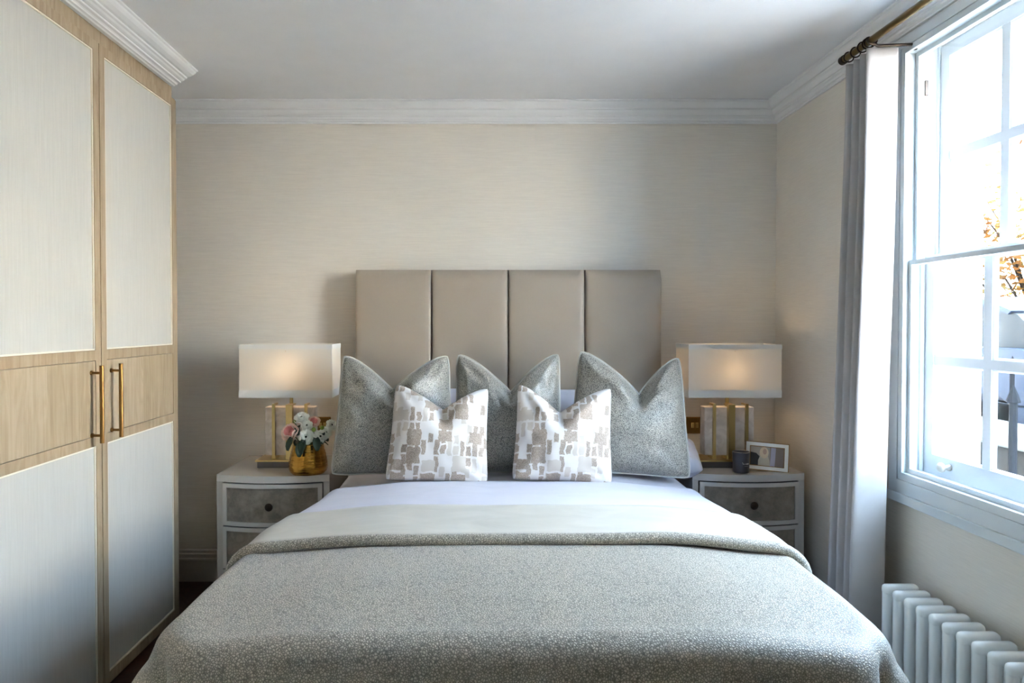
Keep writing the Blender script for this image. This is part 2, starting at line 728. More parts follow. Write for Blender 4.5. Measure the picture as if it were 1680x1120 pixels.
CROWN = [(0, 0), (.076, 0), (.076, -.007), (.070, -.010), (.069, -.015), (.065, -.023), (.058, -.031), (.050, -.037), (.050, -.043), (.044, -.046),
         (.042, -.055), (.036, -.063), (.029, -.067), (.029, -.072), (.022, -.075), (.021, -.083), (.016, -.089), (.016, -.094), (.008, -.096), (.008, -.103), (0, -.103)]


def sweep(pr, A, B):
    """profile points (out, up) placed by functions A and B at the two ends"""
    bm = new()
    va = [bm.verts.new(A(o, u)) for o, u in pr]
    vb = [bm.verts.new(B(o, u)) for o, u in pr]
    n = len(pr)
    for i in range(n):
        bm.faces.new((va[i], va[(i + 1) % n], vb[(i + 1) % n], vb[i]))
    bm.faces.new(va)
    bm.faces.new(vb)
    bmesh.ops.recalc_face_normals(bm, faces=bm.faces[:])
    return bm


struct('trim_1', sweep(CROWN, lambda o, u: (XL, YB - o, ZC + u), lambda o, u: (XR - o, YB - o, ZC + u)), 'paint', 'stepped white crown moulding above the bed', 'moulding')
struct('trim_2', sweep(CROWN, lambda o, u: (XR - o, YB - o, ZC + u), lambda o, u: (XR - o, YF, ZC + u)), 'paint', 'stepped white crown moulding above the window', 'moulding')
SKIRT = [(0, 0), (.018, 0), (.018, .105), (.022, .108), (.022, .118), (.015, .122), (.015, .140), (.010, .145), (.010, .158), (.004, .163), (0, .163)]
struct('baseboard_back', sweep(SKIRT, lambda o, u: (XL, YB - o, u), lambda o, u: (XR - o, YB - o, u)), 'skirting', 'moulded skirting board along the back wall', 'skirting board')
struct('baseboard_right', sweep(SKIRT, lambda o, u: (XR - o, YB - o, u), lambda o, u: (XR - o, YF, u)), 'skirting', 'moulded skirting board below the window', 'skirting board')


# ------------------------------------------------------------------ windows
def frame4(y0, y1, z0, z1, wy, wz0, wz1, x0, x1, bev=0.003):
    """a rectangular frame in the y-z plane as one connected mesh"""
    bm = new()
    Y = [y0, y0 + wy, y1 - wy, y1]
    Z = [z0, z0 + wz0, z1 - wz1, z1]
    wall_holes(bm, x0, x1, Y, Z, [(Y[1], Y[2], Z[1], Z[2])])
    return bm


def moulding_ring(y0, y1, z0, z1, w, x0, x1):
    """chamfered inner bead of a pane opening: a sloped ring from the bar face down to the glass"""
    bm = new()
    o = [(x0, y0, z0), (x0, y1, z0), (x0, y1, z1), (x0, y0, z1)]
    m = [(x0 + (x1 - x0) * .35, y0 + w * .7, z0 + w * .7), (x0 + (x1 - x0) * .35, y1 - w * .7, z0 + w * .7), (x0 + (x1 - x0) * .35, y1 - w * .7, z1 - w * .7), (x0 + (x1 - x0) * .35, y0 + w * .7, z1 - w * .7)]
    i = [(x1, y0 + w, z0 + w), (x1, y1 - w, z0 + w), (x1, y1 - w, z1 - w), (x1, y0 + w, z1 - w)]
    R = [[bm.verts.new(p) for p in r] for r in (o, m, i)]
    for a, b in zip(R, R[1:]):
        for k in range(4):
            bm.faces.new((a[k], a[(k + 1) % 4], b[(k + 1) % 4], b[k]))
    bmesh.ops.recalc_face_normals(bm, faces=bm.faces[:])
    return bm


def build_window(name, W, label, detail=True):
    y0, y1, z0, z1 = W
    win = struct(name, label=label, cat='window')
    win.location = (XR, (y0 + y1) / 2, z0)
    # architrave on the wall face
    a = 0.047
    bm = new()
    Y = [y0 - a, y0, y1, y1 + a]
    Z = [z0 - a, z0, z1 - .012, z1 - .012 + a * .75]
    wall_holes(bm, XR - .018, XR + .001, Y, Z, [(Y[1], Y[2], Z[1], Z[2])])
    obj('architrave', bm, 'window_paint', win)
    obj('apron', bx(XR - .026, XR + .002, y0 - a - .004, y1 + a + .004, z0 - a - .034, z0 - a, bev=.003), 'window_paint', win)
    # jamb lining of the box frame
    bm = new()
    wall_holes(bm, XR + .002, XR + .19, [y0, y0 + .008, y1 - .008, y1], [z0, z0 + .012, z1 - .006, z1], [(y0 + .008, y1 - .008, z0 + .012, z1 - .006)])
    obj('box_frame', bm, 'window_paint', win)
    for s in (0, 1):
        yy = (y1 - .008) if s else (y0 + .008)
        sg = -1 if s else 1
        obj('parting_bead', bx(1.645, 1.650, min(yy, yy + sg * .010), max(yy, yy + sg * .010), z0 + .012, z1 - .006), 'window_paint', win)
        obj('staff_bead', bx(1.588, 1.602, min(yy, yy + sg * .012), max(yy, yy + sg * .012), z0 + .03, z1 - .02), 'window_paint', win)
    obj('sill_board', bx(XR + .03, 1.66, y0 + .008, y1 - .008, z0 + .012, z0 + .030, bev=.003), 'window_paint', win)
    # secondary glazing: thin fixed frame, two thin sliders
    sg = obj('secondary_frame', frame4(y0 + .002, y1 - .002, z0 + .001, z1 - .014, .022, .026, .022, XR - .016, XR + .040), 'window_paint', win)
    zm = 1.540
    for (za, zb, xo) in ((z0 + .027, zm + .008, .004), (zm - .008, z1 - .036, .022)):
        f = obj('secondary_sash', frame4(y0 + .024, y1 - .024, za, zb, .014, .016, .016, XR + xo, XR + xo + .014), 'window_paint', win)
        bm = new()
        box(bm, XR + xo + .005, XR + xo + .009, y0 + .037, y1 - .037, za + .015, zb - .015)
        obj('pane', bm, 'glass', f)
    # the two timber sashes
    n = 3
    ga, gb = y0 + .062, y1 - .060           # glass extent
    bar = 0.034
    pw = (gb - ga - (n - 1) * bar) / n
    for (nm, xs, za, zb, rb, rt, zmid) in (('lower_sash', 1.605, z0 + .030, 1.566, .070, .030, 1.195), ('upper_sash', 1.652, 1.538, z1 - .012, .030, .045, 1.912)):
        f = obj(nm, frame4(y0 + .009, y1 - .009, za, zb, .053, rb, rt, xs, xs + .040), 'sash_paint', win)
        f['label'] = 'white painted ' + nm.replace('_', ' ')
        for k in range(1, n):
            yy = ga + k * (pw + bar) - bar
            obj('glazing_bar', bx(xs + .003, xs + .024, yy, yy + bar, za + rb, zb - rt), 'sash_paint', f)
        obj('glazing_bar', bx(xs + .0025, xs + .0245, ga - .001, gb + .001, zmid - .015, zmid + .015), 'sash_paint', f)
        for k in range(n):
            ya = ga + k * (pw + bar)
            for (zc, zd) in ((za + rb, zmid - .015), (zmid + .015, zb - rt)):
                p = obj('pane', bx(xs + .015, xs + .018, ya, ya + pw, zc, zd), 'glass', f)
                obj('bead', moulding_ring(ya, ya + pw, zc, zd, .007, xs + .004, xs + .015), 'sash_paint', f)
    # sash lift on the lower rail
    yl = 2.30 if detail else y1 - .15
    bm = new()
    lathe(bm, [(.010, 0), (.012, .004), (.010, .010), (.007, .016), (.009, .022), (.015, .026), (.017, .034), (.013, .040), (.004, .043)], 14, (1.605, yl, z0 + .072), 'x')
    for v in bm.verts:
        v.co.x = 1.605 - (v.co.x - 1.605)
    bmesh.ops.recalc_face_normals(bm, faces=bm.faces[:])
    obj('sash_knob', bm, 'knob', win, smooth=True)
    # cord pulley in the jamb
    obj('cord_pulley', bx(1.592, 1.604, y1 - .0255, y1 - .020, 2.13, 2.185, bev=.002), 'bronze', win)
    obj('sash_cord', tube(new(), [(1.612, y1 - .014, 2.15), (1.612, y1 - .014, 1.9)], .003, 6), 'window_paint', win)
    return win


M['knob'] = plain('worn_knob', lin(176, 168, 156), 0.35, 0.4)
build_window('window_1', W1, 'white sash window with small panes and slim secondary glazing')
build_window('window_fill', W_FILL, 'unseen sash window added behind the camera as fill light', False)  # out of view, put in only for extra daylight in the room


# ------------------------------------------------------------------ wardrobe
XW, YW = -1.335, 3.05           # door plane, far end
wd = thing('wardrobe', 'tall fitted maple wardrobe with cream linen panels and brass bar handles', 'wardrobe', ((XW + XL) / 2, 1.8, 0))
DW = 0.615
Y0W = YW - 5 * DW
obj('carcass', bx(XL + .002, XW - .026, Y0W, YW, 0.0, 2.319), 'maple', wd)
obj('end_panel', bx(XL + .002, XW - .004, YW, YW + .018, 0.0, 2.319, bev=.0015), 'maple', wd)
obj('fascia', bx(XL + .002, XW - .016, Y0W, YW + .002, 2.319, ZC - .003), 'maple', wd)


def make_door(ya, yb, side):
    """side +1: handle towards the near (low y) edge, -1: towards the far edge"""
    g = 0.0024
    ya, yb = ya + g, yb - g
    zt, zb = 2.317, 0.012
    st = 0.034
    x0, x1 = XW - .024, XW
    bm = new()
    Z = [zb, 0.052, 0.893, 0.927, 1.194, 1.230, 2.283, zt]
    wall_holes(bm, x0, x1, [ya, ya + st, yb - st, yb], Z, [(ya + st, yb - st, Z[1], Z[2]), (ya + st, yb - st, Z[3], Z[4]), (ya + st, yb - st, Z[5], Z[6])])
    d = obj('door', bm, 'maple', wd)
    e = .001
    for (za, zc) in ((Z[1], Z[2]), (Z[5], Z[6])):
        p = obj('linen_panel', bx(x0 + .004, x1 - .007, ya + st + e, yb - st - e, za + e, zc - e, bev=.002), 'linen', d)
        # thin cream bead round the panel
        obj('panel_bead', frame4(ya + st + .0005, yb - st - .0005, za + .0005, zc - .0005, .005, .005, .005, x1 - .008, x1 - .002), 'bead', d)
    ym = (ya + yb) / 2
    g2 = .002
    obj('veneer_panel', bx(x0 + .004, x1 - .001, ya + st + g2, ym, Z[3] + g2, Z[4] - g2), 'maple_b', d)
    obj('veneer_panel', bx(x0 + .004, x1 - .001, ym + .0003, yb - st - g2, Z[3] + g2, Z[4] - g2), 'maple_c', d)
    yh = ya + .062 if side > 0 else yb - .062
    bm = new()
    L0, L1 = 0.908, 1.178
    tube(bm, [(XW + .036, yh, L0), (XW + .036, yh, L1)], .0075, 12)
    for zz in (L0 + .026, L1 - .026):
        tube(bm, [(XW - .002, yh, zz), (XW + .036, yh, zz)], .0050, 10)
        tube(bm, [(XW - .001, yh, zz), (XW + .004, yh, zz)], .0085, 10)
    obj('handle', bm, 'brass', d, smooth=True, angle=40)
    return d


M['bead'] = plain('cream_bead', lin(236, 228, 210), 0.4)
for k in range(5):
    b = YW - k * DW
    make_door(b - DW, b, 1 if k % 2 == 0 else -1)
WCROWN = [(-.018, 0), (.105, 0), (.105, -.006), (.098, -.009), (.094, -.014), (.084, -.022), (.068, -.029), (.058, -.031), (.056, -.037), (.048, -.040), (.042, -.045),
          (.034, -.048), (.030, -.049), (.029, -.055), (.018, -.057), (.014, -.060), (.012, -.064), (.004, -.066), (.0, -.070), (-.018, -.070)]
struct('trim_3', sweep(WCROWN, lambda o, u: (XW + o, 3.043, ZC + u), lambda o, u: (XW + o, Y0W, ZC + u)), 'paint', 'stepped white crown moulding along the top of the wardrobe', 'moulding')

# ------------------------------------------------------------------ bed
BX = 0.1625
ZT = 0.670


def cx(y):
    return BX - 0.042 * max(0.0, 2.9 - y)


bed = thing('bed', 'king-size bed with tall taupe headboard of four padded channels', 'bed', (BX, 2.4, 0))
obj('base', bx(BX - .75, BX + .68, 1.50, 3.36, .06, .36, bev=.02), 'headboard', bed)
for sx in (-.66, .60):
    for yy in (1.58, 3.26):
        obj('leg', lathe(new(), [(.02, 0), (.026, .02), (.03, .062)], 12, (BX + sx, yy, 0)), 'bronze', bed)
bm = bx(BX - .715, BX + .715, 1.53, 3.37, .36, .615, bev=.05, seg=3)
for v in bm.verts:
    v.co.x += cx(v.co.y) - BX
obj('mattress', bm, 'sheet', bed, smooth=True)
HBX0, HBX1, HBZ = -0.596, 0.921, 1.589
hb = obj('headboard', bx(HBX0 + .004, HBX1 - .004, 3.405, 3.497, .10, HBZ - .004, bev=.006), 'headboard', bed)
pw = (HBX1 - HBX0) / 4
for k in range(4):
    xa, xb = HBX0 + k * pw + .0006, HBX0 + (k + 1) * pw - .0006
    bm = new()
    rows = []
    NZ, NX = 26, 16
    for i in range(NZ + 1):
        row = []
        for j in range(NX + 1):
            u, v = -1 + 2 * j / NX, i / NZ
            # cushion profile: steep at the seams, flat in the middle
            uu = math.copysign(abs(u) ** 0.55, u) if False else u
            zz = .30 + (HBZ - .30) * v
            ed = min(1.0, (1 - abs(u)) / .16)
            top = min(1.0, (HBZ - zz) / .035)
            p = math.sqrt(max(0, 1 - (1 - ed) ** 2)) * .5 + .5 * math.sqrt(max(0, 1 - (1 - min(1, (1 - abs(u)) / .6)) ** 2))
            q = math.sqrt(max(0, 1 - (1 - top) ** 2))
            y = 3.405 - .046 * p * (0.35 + .65 * q)
            x = (xa + xb) / 2 + (xb - xa) / 2 * math.sin(u * PI / 2) * 1.0
            row.append((x, y, zz))
        rows.append(row)
    # close to the back
    full = []
    for row in rows:
        full.append([(row[0][0], 3.41, row[0][2])] + row + [(row[-1][0], 3.41, row[-1][2])])
    full.append([(p[0], 3.41, HBZ) for p in full[-1]])
    grid(bm, full)
    bmesh.ops.recalc_face_normals(bm, faces=bm.faces[:])
    obj('padded_channel', bm, 'headboard', hb, smooth=True, angle=60)


def cross(hw, r, drop, n_top=44, n_arc=7, n_side=9, flare=.03):
    """cross-section of a cloth over the bed: list of (x offset, z offset below the top, side weight)"""
    P = []
    half = []
    for i in range(n_top // 2 + 1):
        half.append(((hw - r) * i / (n_top // 2), 0.0, 0.0))
    for i in range(1, n_arc + 1):
        a = PI / 2 * i / n_arc
        half.append((hw - r + r * math.sin(a), -r * (1 - math.cos(a)), 0.0))
    for i in range(1, n_side + 1):
        t = i / n_side
        half.append((hw + flare * t, -r - (drop - r) * t, t))
    return [(-a, b, c) for a, b, c in reversed(half[1:])] + half


def hwf(y):
    """the bedding spreads wider towards the foot"""
    return .068 * sstep(2.75, 2.15, y)


def crownz(dx, hw):
    """the bed is softly domed towards its edges"""
    return -0.030 * sstep(.45, 1.0, abs(dx) / hw)


def strip(y_near, y_far, zt, hw, r, drop, ny, wr=0.004, seed=0.0, roll=0.0, side_wave=.012):
    rows = []
    C = cross(hw, r, drop)
    for i in range(ny + 1):
        y = y_near + (y_far - y_near) * i / ny
        row = []
        for (dx, dz, t) in C:
            nv = mnoise.noise(Vector((dx * 2.6 + seed, y * 5.0, seed))) * wr + mnoise.noise(Vector((dx * 7 + seed, y * 9.0, seed))) * wr * .4
            x = cx(y) + dx * (1 + hwf(y) / hw) + math.copysign(1, dx) * t * side_wave * math.sin(y * 17 + seed)
            yy = y
            z = zt + dz + crownz(dx, hw) + nv * (1 - t)
            row.append((x, yy, z))
        rows.append(row)
    if roll:
        first = rows[0]
        for q, (dy, dzz) in enumerate(((-.35, -.30), (-.45, -.75), (-.2, -1.0))):
            rows.insert(0, [(p[0], p[1] + dy * roll, p[2] + dzz * roll) for p in first])
    bm = new()
    grid(bm, rows)
    bmesh.ops.recalc_face_normals(bm, faces=bm.faces[:])
    # upward
    if sum(f.normal.z for f in bm.faces) < 0:
        bmesh.ops.reverse_faces(bm, faces=bm.faces[:])
    return bm


solo('fitted_sheet', strip(2.50, 3.37, ZT - .006, .772, .075, .30, 30, .006, 1.7), 'sheet', 'white cotton under-sheet on the mattress below the pillows', 'sheet', smooth=True, solid=.004)
solo('top_sheet', strip(2.24, 2.765, ZT + .014, .782, .080, .36, 24, .006, 4.1, roll=.022), 'sheet',
     'white cotton sheet turned down in a broad band before the cushions', 'sheet', smooth=True, solid=.006)


def coverlet_mesh():
    """top with a rounded foot, then rings that fall to the hem"""
    hw, rc, yf, yh = .780, .12, 1.475, 2.30
    ny, nx = 48, 96
    ys = []
    for i in range(ny + 1):
        t = i / ny
        ys.append(yf + (yh - yf) * (t ** 1.6))

    def half(y):
        if y >= yf + rc:
            return hw
        return hw - rc + math.sqrt(max(0.0, rc * rc - (yf + rc - y) ** 2))

    def topz(dx, y):
        n = mnoise.noise(Vector((dx * 2.2 + 3, y * 3.0, .5))) * .006
        e = max(abs(dx) / hw, 0)
        f = sstep(.30, 0.0, y - yf)
        return ZT + n - .026 * sstep(.5, 1.0, e) - .012 * f
    rows = []
    for y in ys:
        h = half(y)
        rows.append([Vector((cx(y) - h + 2 * h * j / nx, y, topz(-h + 2 * h * j / nx, y))) for j in range(nx + 1)])
    bm = new()
    V = grid(bm, rows)
    # outline: left side head -> foot, foot row, right side foot -> head
    loop = [V[i][0] for i in range(ny, -1, -1)] + [V[0][j] for j in range(1, nx)] + [V[i][nx] for i in range(0, ny + 1)]
    # outward normals of the outline
    N = []
    m = len(loop)
    for i in range(m):
        a, b = loop[max(0, i - 1)].co, loop[min(m - 1, i + 1)].co
        d = Vector((b.x - a.x, b.y - a.y, 0)).normalized()
        N.append(Vector((d.y, -d.x, 0)) * (-1 if (Vector((d.y, -d.x, 0)).dot(loop[i].co - Vector((cx(loop[i].co.y), 2.0, 0))) < 0) else 1))
    # smooth the normals
    for _ in range(3):
        N = [((N[max(0, i - 1)] + N[i] * 2 + N[min(m - 1, i + 1)]) / 4).normalized() for i in range(m)]
    arc = 0.0
    S = [0.0]
    for i in range(1, m):
        arc += (loop[i].co - loop[i - 1].co).length
        S.append(arc)
    iL = ny
    iR = ny + nx
    sL, sR = S[iL] - rc * PI / 4, S[iR] + rc * PI / 4
    prev = loop
    r = .060
    K = [('arc', k / 6) for k in range(1, 7)] + [('fall', k / 12) for k in range(1, 13)]
    drop = .46
    for kind, t in K:
        ring = []
        for i in range(m):
            s = S[i]
            c = loop[i].co
            # the corners gather into hanging pleats
            wl = math.exp(-((s - sL) / .14) ** 2)
            wr_ = math.exp(-((s - sR) / .14) ** 2)
            cor = wl + wr_
            if kind == 'arc':
                a = PI / 2 * t
                off, dz = r * math.sin(a), -r * (1 - math.cos(a))
                f = t * t * .35
            else:
                off = r + .035 * t
                dz = -r - (drop - r) * t
                off += (.012 + .030 * cor) * sstep(0, .5, t) * math.sin(s * 21.0) + .070 * cor * sstep(0, .6, t)
                f = .35 + .65 * sstep(0, .22, t)
            # a standing pleat and a tucked groove on each corner
            for sc, sg in ((sL, -1), (sR, 1)):
                off += .040 * math.exp(-((s - sc - sg * .085) / .045) ** 2) * f
                off -= .052 * math.exp(-((s - sc - sg * .005) / .020) ** 2) * f
                off += .018 * math.exp(-((s - sc + sg * .060) / .030) ** 2) * f
            ring.append(bm.verts.new((c.x + N[i].x * off, c.y + N[i].y * off, c.z + dz)))
        for i in range(m - 1):
            bm.faces.new((prev[i], prev[i + 1], ring[i + 1], ring[i]))
        prev = ring
    bmesh.ops.recalc_face_normals(bm, faces=bm.faces[:])
    if sum(f.normal.z for f in bm.faces) < 0:
        bmesh.ops.reverse_faces(bm, faces=bm.faces[:])
    return bm


cov = thing('coverlet', 'grey-green pebble-weave coverlet with its pale satin lining folded back', 'coverlet', (BX - .05, 1.8, ZT))
obj('cover_cloth', coverlet_mesh(), 'coverlet', cov, smooth=True, solid=.006)
fl = obj('turned_back_lining', strip(2.03, 2.345, ZT + .030, .787, .085, .34, 18, .006, 9.3, roll=.030), 'lining', cov, smooth=True, solid=.008)
fl['label'] = 'pale satin lining side folded back'
rows = []
C = cross(.788, .086, .34)
pts = []
for (dx, dz, t) in C:
    y = 2.018 + .006 * math.sin(dx * 5)
    nv = mnoise.noise(Vector((dx * 2.6 + 9.3, y * 5.0, 9.3))) * .006
    pts.append((cx(y) + dx * (1 + hwf(y) / .787), y, ZT + .016 + dz + crownz(dx, .79) + nv * (1 - t)))
rl = obj('rolled_hem', tube(new(), pts, .0175, 10), 'coverlet', cov, smooth=True)


# ------------------------------------------------------------------ pillows
def pillow_mesh(w, h, t, chop=0.0, u0=0.0, cw=1.0, pinch=.05, seed=0.0, lean=0.0, N=44, bottom=1.0, wr=.006, ears=0.0):
    """pillow standing in the x-z plane, bottom edge on z=0, bulging in y; returns bm and the seam loop"""
    bm = new()

    def pt(i, j, sgn):
        u, v = -1 + 2 * i / N, -1 + 2 * j / N
        taper = 1.0 + (bottom - 1.0) * (0.5 - v / 2)
        x = w / 2 * u * (1 - pinch * (1 - v * v) * .9) * taper
        z = h / 2 * (v * (1 - pinch * (1 - u * u))) + h / 2
        th = t / 2 * (max(0, (1 - abs(u) ** 2.2)) * max(0, (1 - abs(v) ** 2.2))) ** .55
        k = sstep(-.45, 1.0, v)
        V = max(0.0, 1 - abs(u - u0) / (cw + (u0 if u < u0 else -u0)))
        Vc = V ** 1.55
        z -= chop * h * k ** 1.5 * Vc
        # the blow squeezes the filling to both sides of the crease
        crease = math.exp(-((u - u0) / .16) ** 2) * sstep(.05, 1.0, v)
        th *= 1 - .70 * crease * (1 if chop > 0 else 0)
        if chop > 0:
            bul = math.exp(-((abs(u - u0) - .42) / .22) ** 2) * sstep(.1, .7, v)
            th *= 1 + .35 * bul
        n = mnoise.noise(Vector((u * 2.0 + seed, v * 2.0, sgn * 3.0 + seed))) * wr * 1.8 + mnoise.noise(Vector((u * 5.0 + seed, v * 5.0, sgn * 3.0))) * wr * .7
        rc = 1 - .045 * (abs(u) * abs(v)) ** 7
        x *= rc
        z = h / 2 + (z - h / 2) * rc
        inner = (1 - u * u) * (1 - v * v)
        y = sgn * (th + n * min(1, inner * 4))
        # folds radiating from the corners
        for (a, b) in ((-1, -1), (1, -1), (-1, 1), (1, 1)):
            d = math.hypot(u - a, v - b)
            if d < .8:
                ang = math.atan2(v - b, u - a)
                y += sgn * .0045 * math.sin(ang * 9 + seed) * math.sin(min(1, d / .8) * PI) * min(1, inner * 8)
        # one flank of the crease lies over the other
        y -= .016 * math.tanh((u - u0) * 6) * sstep(.2, 1, v) * (1 if chop else 0) * lean
        return Vector((x, y, z))
    F = [[None] * (N + 1) for _ in range(N + 1)]
    B = [[None] * (N + 1) for _ in range(N + 1)]
    for i in range(N + 1):
        for j in range(N + 1):
            F[i][j] = bm.verts.new(pt(i, j, -1))
            if i in (0, N) or j in (0, N):
                B[i][j] = F[i][j]
            else:
                B[i][j] = bm.verts.new(pt(i, j, 1))
    for i in range(N):
        for j in range(N):
            bm.faces.new((F[i][j], F[i + 1][j], F[i + 1][j + 1], F[i][j + 1]))
            bm.faces.new((B[i][j + 1], B[i + 1][j + 1], B[i + 1][j], B[i][j]))
    seam = [F[i][0].co.copy() for i in range(N)] + [F[N][j].co.copy() for j in range(N)] + [F[i][N].co.copy() for i in range(N, 0, -1)] + [F[0][j].co.copy() for j in range(N, 0, -1)]
    bmesh.ops.recalc_face_normals(bm, faces=bm.faces[:])
    return bm, seam


def place(name, label, cat, group, mat, loc, rot, pip, **k):
    bm, seam = pillow_mesh(**k)
    root = thing(name, label, cat, (0, 0, 0), group)
    c = obj('cushion_cover', bm, mat, root, smooth=True)
    if pip:
        obj('piping', tube(new(), seam, pip, 6, closed=True), 'piping' if mat == 'pillow_grey' else mat, root, smooth=True)
    root.location = loc
    root.rotation_euler = rot
    return root


R = math.radians
zp = ZT - .004
place('sleeping_pillow', 'white pillow upright against the headboard, behind the left and middle cushions', 'pillow', 'white pillows against the headboard', 'sheet',
      (-.20, 3.23, zp), (R(-14), 0, R(2)), 0, w=.68, h=.36, t=.14, seed=2.2, wr=.01)
place('sleeping_pillow', 'white pillow upright against the headboard, behind the right cushion', 'pillow', 'white pillows against the headboard', 'sheet',
      (.46, 3.27, zp), (R(-12), 0, R(-1)), 0, w=.58, h=.35, t=.12, seed=5.9, wr=.01)
place('sleeping_pillow', 'white pillow lying flat, its end showing right of the right cushion', 'pillow', None, 'sheet',
      (.752, 3.000, zp + .058), (R(-80), R(11), R(-4)), 0, w=.52, h=.30, t=.24, seed=7.9, wr=.018, pinch=0.0)
G1 = 'large grey-green cushions on the bed'
place('cushion', 'large grey-green piped cushion at the left, beside the flowers', 'cushion', G1, 'pillow_grey',
      (-.352, 2.915, zp + .005), (R(-13), R(1), R(5)), .0042, w=.475, h=.53, t=.19, chop=.28, u0=-.05, seed=1.3, lean=1.0, bottom=1.13, pinch=.04, wr=.010)
place('cushion', 'large grey-green piped cushion in the middle of the bed', 'cushion', G1, 'pillow_grey',
      (.142, 2.945, zp + .005), (R(-13), R(0), R(-2)), .0042, w=.465, h=.535, t=.19, chop=.31, u0=.05, seed=4.6, lean=.5, bottom=1.03, pinch=.04, wr=.010)
place('cushion', 'large grey-green piped cushion at the right, beside the wall switch', 'cushion', G1, 'pillow_grey',
      (.655, 2.915, zp + .005), (R(-13), R(2.5), R(-4)), .0042, w=.455, h=.535, t=.20, chop=.32, u0=.18, seed=8.1, lean=-1.4, bottom=1.17, pinch=.04, wr=.010)
G2 = 'small block-print cushions on the bed'
place('cushion', 'small white cushion with taupe block print, the left one of two', 'cushion', G2, 'print',
      (-.158, 2.755, zp + .010), (R(-16), R(3.5), R(3)), 0, w=.400, h=.405, t=.15, chop=.23, u0=.05, seed=3.4, lean=.7, bottom=1.06, pinch=.05, N=40)
place('cushion', 'small white cushion with taupe block print, the right one of two', 'cushion', G2, 'print',
      (.350, 2.755, zp + .010), (R(-16), R(3), R(-2)), 0, w=.398, h=.405, t=.15, chop=.27, u0=-.08, seed=6.7, lean=.7, bottom=1.04, pinch=.05, N=40)

# ------------------------------------------------------------------ nightstands
NSZ, NSW, NSD = .655, .50, .44


def make_nightstand(label):
    t = thing('nightstand', label, 'nightstand', (0, 0, 0), 'nightstands beside the bed')
    w = NSW / 2
    yb, yf, bow = .22, -.22, .042       # local: back +y, front -y

    def front(x, extra=0.0):
        return yf - bow * (1 - (x / w) ** 2) - extra
    n = 16
    xs = [-w + 2 * w * i / n for i in range(n + 1)]
    # top slab with a bowed front edge
    obj('top', prism(new(), [(x, front(x)) for x in xs] + [(w, yb), (-w, yb)], 'z', NSZ - .030, NSZ), 'lacquer', t)
    # side panels, back, bottom
    for s in (-1, 1):
        obj('side_panel', bx(min(s * w, s * (w - .026)), max(s * w, s * (w - .026)), yf + .001, yb, 0.0, NSZ - .030), 'lacquer', t)
    obj('back_panel', bx(-w + .026, w - .026, yb - .014, yb, .03, NSZ - .030), 'lacquer', t)
    obj('plinth', bx(-w + .026, w - .026, yf + .03, yb - .014, 0.0, .05), 'lacquer', t)
    wi = w - .030
    tops = [NSZ - .036, NSZ - .036 - .192, NSZ - .036 - 2 * .192]
    for z1 in tops:
        z0 = z1 - .186

        def strip_slab(xa, xb, za, zb, e0, e1):
            k = 12
            X = [xa + (xb - xa) * i / k for i in range(k + 1)]
            return prism(new(), [(x, front(x, e1)) for x in X] + [(x, front(x, e0)) for x in reversed(X)], 'z', za, zb)
        d = obj('drawer', strip_slab(-wi, wi, z0, z1, -.022, -.006), 'drawer_dark', t)
        # lacquer border: four pieces that follow the bow
        bw = .018
        bm = new()
        k = 12

        def ring(e):
            o = [(x, z0) for x in [-wi + 2 * wi * i / k for i in range(k + 1)]] + [(x, z1) for x in [wi - 2 * wi * i / k for i in range(k + 1)]]
            wj = wi - bw
            q = [(x, z0 + bw) for x in [-wj + 2 * wj * i / k for i in range(k + 1)]] + [(x, z1 - bw) for x in [wj - 2 * wj * i / k for i in range(k + 1)]]
            return [bm.verts.new((x, front(x, e), z)) for x, z in o], [bm.verts.new((x, front(x, e), z)) for x, z in q]
        oA, iA = ring(.002)
        oB, iB = ring(-.007)
        m = len(oA)
        for i in range(m):
            j = (i + 1) % m
            bm.faces.new((oA[i], oA[j], iA[j], iA[i]))
            bm.faces.new((oA[i], oA[j], oB[j], oB[i]))
            bm.faces.new((iA[i], iA[j], iB[j], iB[i]))
        bmesh.ops.recalc_face_normals(bm, faces=bm.faces[:])
        obj('drawer_border', bm, 'lacquer', d)
        wj = wi - bw
        obj('shagreen_inset', strip_slab(-wj + .001, wj - .001, z0 + bw + .001, z1 - bw - .001, -.012, -.003), 'shagreen', d)
        zk = (z0 + z1) / 2
        bm = lathe(new(), [(.006, 0), (.006, -.012), (.013, -.015), (.0175, -.021), (.0175, -.025), (.013, -.029), (.004, -.031)], 18, (0, front(0, 0), zk), 'y')
        obj('knob', bm, 'bronze', d, smooth=True, angle=40)
    return t


M['drawer_dark'] = plain('drawer_carcass', lin(90, 86, 80), 0.6)
ns = make_nightstand('grey lacquer nightstand with shagreen drawers at the left, under the flowers')
NSL, NSR = (-.897, 3.235, 0), (1.221, 3.262, 0)
ns.location = NSL
dup(ns, NSR, 'grey lacquer nightstand with shagreen drawers at the right, under the photo frame')


